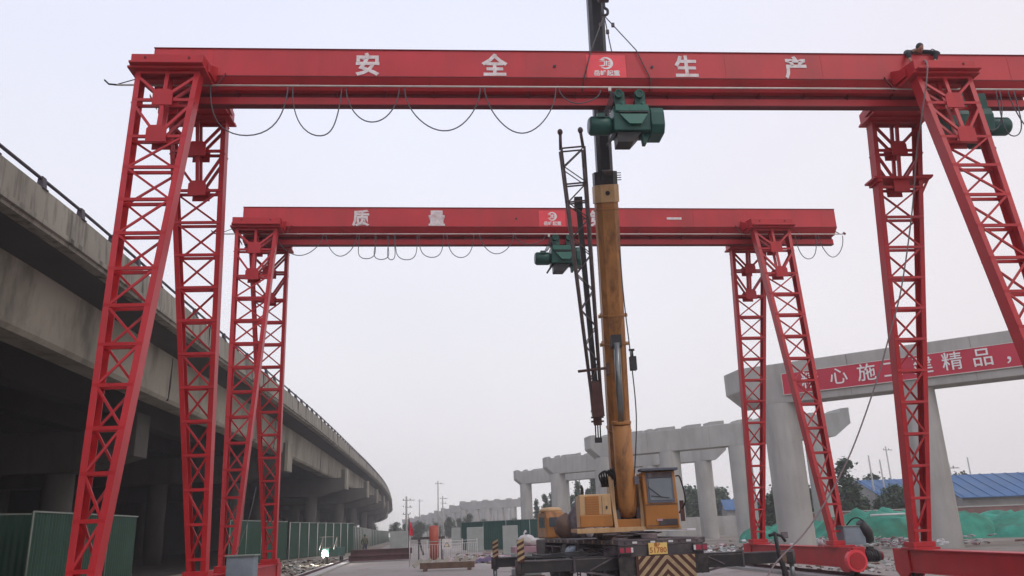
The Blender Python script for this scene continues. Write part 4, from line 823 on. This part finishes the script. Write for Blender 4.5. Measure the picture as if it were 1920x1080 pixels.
# precast beams lying
for (a, b, z, lb) in [((-7.0, 118), (.5, 78), .55, 'long pale precast beam lying farther back by the screen fence'), ((-4.0, 92), (1.2, 66), .45, 'long pale precast beam lying nearer to the concrete block')]:
    m = MB(); m.bar((*a, z), (*b, z), .9, z*1.9, 'concN', (0, 0, 1)); m.bar((*a, z*2), (*b, z*2), 1.3, .12, 'concN', (0, 0, 1)); tag(m.build('precast_beam', bevel=.02), lb, 'concrete beam', 'precast beams on the ground')
# orange casing
t = thing('steel_casing', 'upright orange-red steel casing standing behind the white railing', 'casing', (-5.64, 53.5, 0))
m = MB(); m.tube([(0, 0, 0), (0, 0, 2.0)], .30, 'casing', 24); m.lathe([(.30, 2.0), (.26, 2.1), (0, 2.12)], 'casing', n=24); m.build('casing_tube', t)
m = MB(); m.tube([(0, 0, 1.1), (0, 0, 1.16)], .32, 'jibred', 24); m.build('collar', t)
t = thing('warning_sign', 'small white board with a black triangle beside the orange casing', 'sign', (-4.75, 52.8, 0))
m = MB(); m.box((0, 0, .95), (.62, .03, .62), 'whitepaint'); m.build('board', t)
m = MB(); m.prism([(-.2, -.018, .78), (.2, -.018, .78), (0, -.018, 1.14)], (0, -.006, 0), 'black'); m.prism([(-.12, -.025, .82), (.12, -.025, .82), (0, -.025, 1.04)], (0, -.004, 0), 'plateY'); m.build('triangle', t)
m = MB()
for sx in (-.25, .25): m.tube([(sx, .03, 0), (sx, .03, 1.25)], .02, 'frame', 6)
m.build('stand', t)
t = thing('tool_rack', 'dark steel frame leaning behind the orange casing', 'frame', (-6.3, 54.2, 0))
m = MB(); m.box((.2, 0, 1.35), (2.2, .12, .16), 'frame'); m.bar((-.4, 0, 1.3), (-.1, 0, .3), .12, .1, 'frame'); m.bar((1.1, 0, 1.3), (1.1, 0, 0), .1, .1, 'frame'); m.bar((-.4, 0, 1.3), (-.4, 0, 0), .1, .1, 'frame'); m.build('rack_frame', t)
# white railings
def railing(label, a, b, n):
    a, b = V((*a, 0)), V((*b, 0)); t = thing('barrier_railing', label, 'railing', a, 0, 'white site railings')
    m = MB(); d = b-a
    for z in (.15, 1.08, 1.22): m.tube([V((0, 0, z)), d+V((0, 0, z))], .013, 'whitepaint', 6)
    for k in range(3): m.tube([d*k/2, d*k/2+V((0, 0, 1.3))], .022, 'whitepaint', 6)
    m.build('frame', t); m = MB()
    for k in range(1, n): m.tube([d*k/n+V((0, 0, .15)), d*k/n+V((0, 0, 1.08))], .010, 'whitepaint', 5)
    m.build('bars', t)
railing('white barred railing in front of the orange casing', (-5.9, 43.8), (-3.95, 42.9), 14)
railing('white barred railing running back right of the orange casing', (-3.85, 42.8), (-2.5, 46.5), 16)
t = thing('timber_beam', 'dark brown beam lying in front of the white railing', 'beam', (-4.6, 37.9, 0), -.02)
m = MB(); m.box((1.2, 0, .24), (2.45, .25, .26), 'wood'); m.build('beam', t, bevel=.01)
m = MB()
for k in range(7): m.bar((-.4+k*.42, .5, .2), (-.1+k*.42, 1.1, .5), .18, .03, 'concO')
m.build('striped_slats', t); m = MB(); m.box((.2, 0, .05), (.15, .5, .1), 'wood'); m.box((2.2, 0, .05), (.15, .5, .1), 'wood'); m.build('bearer', t)
t = thing('steel_stack', 'stack of purple-brown steel girders lying beside the site road', 'girder stack', (-11.3, 54.7, 0), .16)
for k, (z, o_) in enumerate(((.2, 0), (.56, .12))):
    m = MB(); z += .04
    for y in (-.3, .25):
        m.box((1.95+o_, y, z-.15), (4.0, .36, .04), 'steelstack'); m.box((1.95+o_, y, z), (4.0, .06, .3), 'steelstack'); m.box((1.95+o_, y, z+.16), (4.0, .36, .04), 'steelstack')
    m.build('girder', t)
# three-wheeler with headlamp
t = thing('cargo_tricycle', 'small cargo tricycle with a blazing headlight on the left roadside', 'tricycle', (-12.25, 52.0, 0), -.05)
m = MB(); m.box((0, 1.7, .75), (1.1, 1.7, .5), 'dkgreen'); m.box((0, 1.7, .48), (1.15, 1.8, .06), 'frame'); m.bar((0, .1, .5), (0, .9, .55), .12, .12, 'frame'); m.build('cargo_box', t, bevel=.02)
for x, y in ((0, -.2), (-.5, 1.9), (.5, 1.9)):
    m = MB(); m.tube([(x-.05, y, .28), (x+.05, y, .28)], .28, 'tyre', 20, smooth=False); m.build('wheel', t)
m = MB(); m.tube([(0, -.2, .28), (0, .05, .95)], .03, 'frame', 8); m.tube([(-.34, .1, 1.02), (0, .04, .98), (.34, .1, 1.02)], .016, 'frame', 8); m.prism([(-.24, -.12, .5), (.24, -.12, .5), (.2, .0, .95), (-.2, .0, .95)], (0, .04, 0), 'dkgreen'); m.build('fork_and_bars', t)
m = MB(); m.box((0, .55, .72), (.34, .5, .1), 'black'); m.build('saddle', t, bevel=.03)
m = MB(); m.tube([(0, -.20, .72), (0, -.12, .72)], [.15, .08], 'lamp', 16); m.build('headlight', t)
m = MB()
for sx in (-1, 1): m.tube([(sx*.45, .2, .9), (sx*.45, .9, 1.65)], .015, 'whitepaint', 6); m.tube([(sx*.45, .9, .95), (sx*.45, .9, 1.65)], .015, 'whitepaint', 6)
m.box((0, .7, 1.66), (1.0, 1.1, .03), 'frame'); m.build('canopy', t)
pl = bpy.data.objects.new('headlight_beam', bpy.data.lights.new('headlight_beam', 'POINT')); COL.objects.link(pl); pl.parent = t; pl.location = (0, -.35, .72); pl.data.energy = 260; pl.data.color = (1, .97, .88); pl.data.shadow_soft_size = .1
# second rider in its seat: dark shape behind lamp
# flag
t = thing('red_flag', 'limp red flag on a thin pole near the distant utility pole', 'flag', (-10.2, 75, 0))
m = MB(); m.tube([(0, 0, 0), (0, 0, 3.35)], .03, 'frame', 6); m.build('pole', t)
m = MB(); vs = []; 
for i in range(9):
    for j in range(6):
        a_ = j/5; zz = 3.1-i*.19; wd = (.16, .22, .30, .36, .40, .42, .38, .40, .30)[i]; vs.append((.03+a_*wd, .13*math.sin(a_*9+i*.4), zz-a_*(.55-.05*i)))
m.add(vs, [(i*6+j, i*6+j+1, (i+1)*6+j+1, (i+1)*6+j) for i in range(8) for j in range(5)], 'flag'); o_ = m.build('flag_cloth', t); o_.modifiers.new('s', 'SOLIDIFY').thickness = .006
# electric cabinet
t = thing('electric_cabinet', 'blue-grey electric cabinet behind the left gantry foot', 'cabinet', (-7.0, 20.9, 0), .08)
m = MB(); m.box((0, 0, .66), (.66, .5, 1.2), 'cabinet'); m.box((0, 0, 1.28), (.74, .58, .04), 'hoardtop'); m.build('body', t, bevel=.012)
m = MB(); m.box((0, -.256, .66), (.56, .012, 1.08), 'cabinet'); m.box((.2, -.268, .7), (.03, .015, .14), 'black'); m.build('door', t); m = MB(); m.tube(spline([(-.2, 0, 1.3), (-.1, .1, 1.6), (0, .5, 2.3), (.02, .9, 3.0)]), .01, 'cable', 5); m.build('cable', t)
# bulk bag on pallet + stuff beside outrigger
t = thing('bulk_bag', 'white bulk bag slumped on a pale stack beside the striped outrigger', 'bag', (.15, 30.5, 0), .2)
m = MB(); rb = random.Random(2); m.ell((0, 0, 1.25), (.33, .3, .2), 'sheet', 14, 9); m.ell((.2, 0, 1.2), (.3, .25, .16), 'sheet', 12, 8); m.v = [(x+rb.uniform(-.035, .035), y+rb.uniform(-.035, .035), z+rb.uniform(-.03, .04)) for x, y, z in m.v]; m.tube([(-.03, 0, 1.4), (-.06, 0, 1.52), (.02, 0, 1.6)], [.07, .03, .05], 'sheet', 6); m.build('bag', t)
t = thing('block_stack', 'stack of pale pinkish blocks under the white bag', 'block stack', (.15, 30.5, 0), .2)
for k in range(4): m = MB(); m.box((random.uniform(-.03, .03), 0, .17+k*.26), (.95, .8, .22), 'pink' if k % 2 else 'block'); m.build('block', t, bevel=.02)
m = MB(); m.box((0, 0, .03), (1.1, .95, .06), 'wood'); m.build('pallet', t)
# purple tarp
m = MB(); N_ = 10; vs = []
for i in range(N_+1):
    for j in range(6): vs.append((-1.0+.2*i, .5*(j-2.5)/2.5, .02+.26*math.sin(math.pi*i/N_)*math.sin(math.pi*(j+.5)/6)*(1+.3*math.sin(i*2.1+j))))
m.add(vs, [(i*6+j, i*6+j+1, (i+1)*6+j+1, (i+1)*6+j) for i in range(N_) for j in range(5)], 'purple', True); o_ = m.build('tarpaulin'); o_.location = (-1.9, 45.5, 0); tag(o_, 'crumpled purple tarpaulin on the ground left of the outrigger', 'tarpaulin')
# jack stand/tool right of outrigger
t = thing('rope_puller', 'dark greasy hand puller standing upright at the right outrigger end', 'tool', (5.95, 19.3, 0), .1)
m = MB(); m.tube([(0, 0, 0), (.03, 0, .5), (-.06, 0, .95), (-.1, 0, 1.38)], [.05, .07, .05, .04], 'black', 8); m.tube([(-.24, 0, 1.30), (-.1, 0, 1.34), (.06, 0, 1.28), (.14, 0, 1.16)], .035, 'black', 8); m.tube([(.1, 0, .5), (.12, 0, .0)], .025, 'frame', 6); m.box((.02, 0, .82), (.14, .1, .2), 'wood'); m.box((.14, .02, 1.30), (.14, .06, .14), 'frame2'); m.build('puller_body', t)
m = MB(); m.box((0, 0, .02), (.4, .4, .04), 'wood'); m.build('base_plate', t)
# white cans on beam
for k, x in enumerate((0, .14)):
    m = MB(); m.lathe([(0, 0), (.055, 0), (.055, .16), (.03, .18), (0, .18)], 'sheet', n=14); m.tube([(0, 0, .18), (0, 0, .2)], .02, 'whitepaint', 8); o_ = m.build('paint_can'); o_.location = FM @ V((SF-.06, -2.0+x, WB+.001)); tag(o_, 'small white paint can standing on the far right ground beam', 'can', 'white cans on the ground beam')
# crumpled plastic sheet at left
m = MB(); rnd = random.Random(3); vs = []; N_, K_ = 18, 8
for i in range(N_+1):
    for j in range(K_+1): vs.append((i*.16, j*.22, .05+.28*math.sin(math.pi*i/N_)*math.sin(math.pi*j/K_)+rnd.uniform(0, .09)))
m.add(vs, [(i*(K_+1)+j, i*(K_+1)+j+1, (i+1)*(K_+1)+j+1, (i+1)*(K_+1)+j) for i in range(N_) for j in range(K_)], 'sheet'); o_ = m.build('plastic_sheet'); o_.location = (-13.6, 26, 0); tag(o_, 'crumpled pale plastic sheet on the ground between the left legs', 'plastic sheet')
# rubble strips (uncountable)
def rubble(label, area, n, smin, smax, mts, seed, hgt=0):
    rnd = random.Random(seed); m = MB()
    for k in range(n):
        x, y = area(rnd); s_ = rnd.uniform(smin, smax); T = Matrix.Rotation(rnd.uniform(0, 6), 3, 'Z') @ Matrix.Rotation(rnd.uniform(-.5, .5), 3, 'X')
        c = V((x, y, s_*.3+rnd.random()*hgt)); vs = [c+T @ V((a*s_*rnd.uniform(.5, 1), b*s_*rnd.uniform(.4, .8), z*s_*rnd.uniform(.3, .6))) for a in (-1, 1) for b in (-1, 1) for z in (-.5, .5)]
        m.add(vs, [(0, 1, 3, 2), (4, 6, 7, 5), (0, 4, 5, 1), (2, 3, 7, 6), (0, 2, 6, 4), (1, 5, 7, 3)], rnd.choice(mts))
    o_ = m.build('rubble'); tag(o_, label, 'rubble'); o_['kind'] = 'stuff'
rubble('broken concrete and brick rubble scattered between the railing and the carrier', lambda r: (r.uniform(-4.5, 2.5), r.uniform(44, 60)), 420, .06, .28, ['concN', 'block', 'pink', 'wood'], 5)
rubble('pale construction debris heaped around the new pier columns', lambda r: (lambda u: (14+u*8+r.gauss(0, 1.4), 50-u*8+r.gauss(0, 1.6)))(r.random()), 480, .06, .2, ['concN', 'sheet', 'block', 'pink', 'brick'], 6, .5)
rubble('loose stones and dirt clods beside the left crane rail', lambda r: (lambda y: (lrail(y)-r.uniform(.6, 6), y))(r.uniform(18, 66)), 700, .03, .16, ['concN', 'wood', 'block', 'shade', 'dirt'], 8)
rubble('stones along the right crane rail', lambda r: (lambda y: (rrail(y)+r.uniform(.6, 7), y))(r.uniform(16, 44)), 600, .03, .14, ['concN', 'wood', 'block', 'dirt'], 9)
rubble('mixed debris on the site ground behind the crane carrier', lambda r: (r.uniform(3, 14), r.uniform(34, 60)), 400, .05, .25, ['concN', 'wood', 'block', 'pink', 'sheet'], 12, .15)
# green netted heaps
def heap(label, c, rx, ry, h, seed, mt='tarp'):
    rnd = random.Random(seed); m = MB(); N_, K_ = 84, 40; ph = [rnd.uniform(0, 6) for _ in range(6)]; vs = []
    for i in range(N_+1):
        for j in range(K_+1):
            u, v = -1+2*i/N_, -1+2*j/K_; r2 = max(0, 1-u**4-v**4)**.6
            z = h*r2*(.78+.16*math.sin(u*5+ph[0])*math.cos(v*4+ph[1])+.09*math.sin(u*13+v*6+ph[2])+.05*math.sin(v*17+ph[3]))
            q_ = Vector((u*rx*.55+seed*9, v*ry*.55, 0)); z += r2**.5*(.42*(1-abs(mnoise.noise(q_)*2))-.16+.16*(1-abs(mnoise.noise(q_*3.3)*2))+.05*mnoise.noise(q_*9))
            vs.append((u*rx, v*ry, max(z, 0)-.03))
    m.add(vs, [(i*(K_+1)+j, (i+1)*(K_+1)+j, (i+1)*(K_+1)+j+1, i*(K_+1)+j+1) for i in range(N_) for j in range(K_)], mt, True); o_ = m.build('spoil_heap'); o_.location = (*c, 0)
    return tag(o_, label, 'spoil heap', 'netted spoil heaps')
heap('green-netted spoil heap between the two right gantries', (27.0, 60), 6.2, 5, 1.95, 1)
heap('green-netted spoil heap at the right edge in front of the blue roof', (39.5, 58), 8.5, 5, 1.8, 2)
heap('low green-netted heap behind the nearest pier column', (20.5, 66), 3.0, 3, 1.1, 3)
heap('small bare earth heap at the right edge before the netted heap', (31.5, 46), 3.2, 2.2, 1.3, 4, 'dirt')
for (x, y, r_, lb) in ((24.6, 55.6, .05, 'pale pole lying on the netted heap nearer to the gantry leg'), (36, 53.6, -.05, 'long pale pole lying on the right netted heap')):
    m = MB(); m.tube([(-1.2, 0, 0), (1.2, .1, .02)], .07, 'sheet', 8); o_ = m.build('loose_pole'); o_.location = (x, y, 1.7); o_.rotation_euler = (0, 0, r_); tag(o_, lb, 'pole')
m = MB(); m.box((53, 74, 1.05), (58, .3, 2.1), 'brick'); m.box((53, 74, 2.14), (58, .42, .1), 'concN'); tag(m.build('boundary_wall'), 'long low red-brown brick wall behind the netted heaps', 'wall')
m = MB(); m.box((24, 108, 1.2), (60, .3, 2.4), 'concN'); tag(m.build('boundary_wall'), 'pale concrete wall behind the pier columns', 'wall')
def shed(label, x, y, wx, dy, eave, ridge, rz=0, wins=4):
    t = thing('shed', label, 'shed', (x, y, 0), rz, 'blue-roofed sheds')
    m = MB(); m.prism([(-wx/2, -dy/2, 0), (-wx/2, dy/2, 0), (-wx/2, dy/2, eave), (-wx/2, 0, ridge-.1), (-wx/2, -dy/2, eave)], (wx, 0, 0), 'wallgrey'); m.build('wall', t)
    m = MB()
    for s_ in (-1, 1):
        m.prism([(-wx/2-.4, s_*(dy/2+.5), eave-.15), (-wx/2-.4, 0, ridge), (-wx/2-.4, 0, ridge+.08), (-wx/2-.4, s_*(dy/2+.5), eave-.07)], (wx+.8, 0, 0), 'roofblue')
        k = -wx/2
        while k < wx/2: m.bar((k, s_*(dy/2+.48), eave-.03), (k, s_*.05, ridge+.12), .06, .04, 'roofblue'); k += 1.3
    m.build('roof', t)
    for k in range(wins):
        m = MB(); xx = -wx/2+wx*(k+.5)/wins; m.box((xx, -dy/2-.01, eave*.55), (1.2, .05, .9), 'glass'); m.build('window', t)
    return t
shed('large blue-roofed shed at the right edge behind the wall', 53, 84, 22, 11, 3.1, 5.3)
shed('blue-roofed shed with a darker gable between the right gantry legs', 50.5, 112, 9, 9, 4.2, 6.3, .15, 2)
shed('pale blue-roofed shed just right of the poplar', 44, 118, 7, 8, 3.4, 5.5, .1, 2)
shed('small blue-roofed hut seen between pier columns', 37.5, 140, 6, 6, 3.6, 5.2, -.1, 2)
# utility poles
def upole(label, x, y, h, arms=1, rz=0, r=.14, insul=True):
    t = thing('utility_pole', label, 'utility pole', (x, y, 0), rz, 'thin utility poles in the distance')
    m = MB(); m.tube([(0, 0, 0), (0, 0, h)], [r*1.25, r*.8], 'concN' if insul else 'frame', 8); m.build('pole', t)
    for k in range(arms):
        m = MB(); z = h-.5-k*.9; m.bar((-.5+.3*(k % 2), 0, z), (1.1-.3*k, 0, z-.02), .07, .07, 'frame')
        for q_ in (-.4, .5): m.tube([(q_, 0, z+.03), (q_, 0, z+.2)], .05, 'frame', 6)
        m.build('crossarm', t)
upole('utility pole with side arms just left of the red flag', -15.25, 110, 6.5, 3)
upole('tall thin pole, tallest in the middle distance', -15.0, 150, 10.8, 1, .2, .12)
upole('shorter utility pole just right of the tall thin pole', -15.3, 162, 8.6, 2)
upole('small distant pole between the flag and the tall thin pole', -27, 220, 10.5, 1)
upole('bare pole right of the poplar, leftmost of the leaning pair', 46.5, 108, 9.4, 0, 0, .12)
upole('bare pole right of the poplar, rightmost of the leaning pair', 47.9, 108, 8.8, 0, 0, .12)
upole('tall mast rising behind the blue gable', 53.5, 118, 11.3, 1, .3, .1)
upole('power pole with crossarms and transformer left of the large blue roof', 44.2, 84, 6.6, 2, .1, .16)
upole('thin pole above the ridge of the large blue roof', 54, 98, 8, 0, 0, .1)
# ================================================================ TREES
def crown(seed, h, w_, kind, mt, n=900):
    rnd = random.Random(seed); m = MB(); cl = []
    for k in range(60 if kind == 'poplar' else 45):
        t_ = rnd.random()
        if kind == 'poplar': z = h*(.12+.86*t_); rr = w_*(1-.80*t_**1.6)*rnd.uniform(.15, .9)
        else: z = h*(.25+.72*t_); rr = w_*math.sqrt(max(.04, 1-((t_-.42)/.62)**2))*rnd.uniform(.1, .95)
        a_ = rnd.uniform(0, 6.283); cl.append((V((rr*math.cos(a_), rr*math.sin(a_), z)), w_*rnd.uniform(.16, .34)))
    for k in range(n):
        c, s_ = rnd.choice(cl); p_ = c+V((rnd.gauss(0, 1), rnd.gauss(0, 1), rnd.gauss(0, 1.1)))*s_*.6
        q = w_*rnd.uniform(.05, .1)+.07; T = Matrix.Rotation(rnd.uniform(0, 6.28), 3, 'Z') @ Matrix.Rotation(rnd.uniform(-1.4, 1.4), 3, 'X')
        m.add([p_+T @ V(v) for v in ((-q, -q*.5, 0), (q*.3, -q, 0), (q, q*.4, 0), (-q*.2, q, 0))], [(0, 1, 2, 3)], mt)
    return m
protos = {}
def tree(label, x, y, h, kind='round', sc_=1.0, mt='leaf', var=0, group='trees in the hazy background', fixh=False):
    key = (kind, mt, var); H0 = 10
    if key not in protos:
        t = thing(kind == 'poplar' and 'poplar_tree' or 'tree', label, 'tree', (x, y, 0), 0, group)
        m = MB(); m.tube([(0, 0, 0), (.1, 0, H0*.3), (0, .1, H0*.85)], [.22, .16, .04], 'bark', 8); rnd = random.Random(var)
        for k in range(7): a_ = rnd.uniform(0, 6.28); z = H0*rnd.uniform(.25, .7); m.tube([(0, 0, z), (math.cos(a_)*1.2, math.sin(a_)*1.2, z+1.3)], [.07, .02], 'bark', 5)
        m.build('trunk', t); crown(17+var, H0, 1.5 if kind == 'poplar' else 3.2, kind, mt, 2600).build('crown', t, fix=False); protos[key] = t; c = t
    else:
        c = copy_tree(protos[key]); c['label'] = label; c['group'] = group
    k = h/H0; c.location = (x, y, 0); c.scale = (k*sc_, k*sc_, k); c.rotation_euler = (0, 0, random.uniform(0, 6))
    return c
tree('tall bushy poplar right of the far gantry leg', 36.0, 90, 7.9, 'poplar', 1.5, 'leaf', 1)
lab = 'dark tree in the hazy tree row seen between the pier columns'
rnd = random.Random(21)
for k in range(9): tree('poplar in the tall hazy row behind the cap of the fourth pier', 3.2+k*1.25+rnd.uniform(-.3, .3), 150+rnd.uniform(-6, 10), rnd.uniform(7.2, 10.3) if k > 4 else rnd.uniform(7.5, 9.2)-abs(k-3)*.6, 'poplar', .95, 'leaf', k % 2, 'row of poplars behind the fourth pier')
for k in range(18): tree(lab, 23+k*2.0+rnd.uniform(-.8, .8), 150+rnd.uniform(-12, 12), rnd.uniform(5.2, 7.8), 'round', 1.0, 'leaf', k % 2, 'trees seen between the pier columns')
for k in range(15): tree('low dark tree in front of the blue sheds and behind the wall', 29+k*1.7+rnd.uniform(-1, 1), 94+rnd.uniform(-3, 8), rnd.uniform(3.6, 5.0), 'round', 1.2, 'leaf', k % 2, 'low trees before the blue sheds')
for k in range(7): tree('tree top showing above the large blue roof', 50+k*3.2+rnd.uniform(-1, 1), 118+rnd.uniform(-5, 8), rnd.uniform(6.0, 8.4), 'round', 1.0, 'leaf2', 3, 'trees behind the large blue shed')
for k in range(9): tree('dusty tree in the distance below the far viaduct, left of the tall thin pole', -27+k*1.9+rnd.uniform(-.8, .8), 185+rnd.uniform(-10, 14), 3.4+k*.22+rnd.uniform(-.4, .4), 'round', .8, 'leaf2', 3, 'trees at the foot of the distant viaduct')
for k in range(14): tree('low hazy tree at the foot of the distant viaduct piers', -12+k*1.9+rnd.uniform(-.8, .8), 178+rnd.uniform(-10, 14), rnd.uniform(2.8, 4.2), 'round', .9, 'leaf2', 3, 'low trees at the viaduct foot')
for k in range(10): tree('very distant pale tree on the horizon below the overpass end', -62+k*4+rnd.uniform(-1, 1), 330+rnd.uniform(-20, 20), rnd.uniform(4.5, 7), 'round', 1.3, 'leaf2', 3, 'very distant trees on the horizon')
# ================================================================ HAZE
m = MB(); m.box((0, 320, 29), (1000, 760, 60), 'concN'); hz = m.build('haze'); hz['kind'] = 'stuff'; hz.data.materials.clear()
hm = bpy.data.materials.new('haze_air'); hm.use_nodes = True; t_ = hm.node_tree; t_.nodes.clear()
o_ = t_.nodes.new('ShaderNodeOutputMaterial'); v_ = t_.nodes.new('ShaderNodeVolumePrincipled'); v_.inputs['Density'].default_value = .0011; v_.inputs['Color'].default_value = (.97, .98, 1, 1); v_.inputs['Anisotropy'].default_value = .6
t_.links.new(v_.outputs[0], o_.inputs['Volume']); hz.data.materials.append(hm); hz.display_type = 'WIRE'
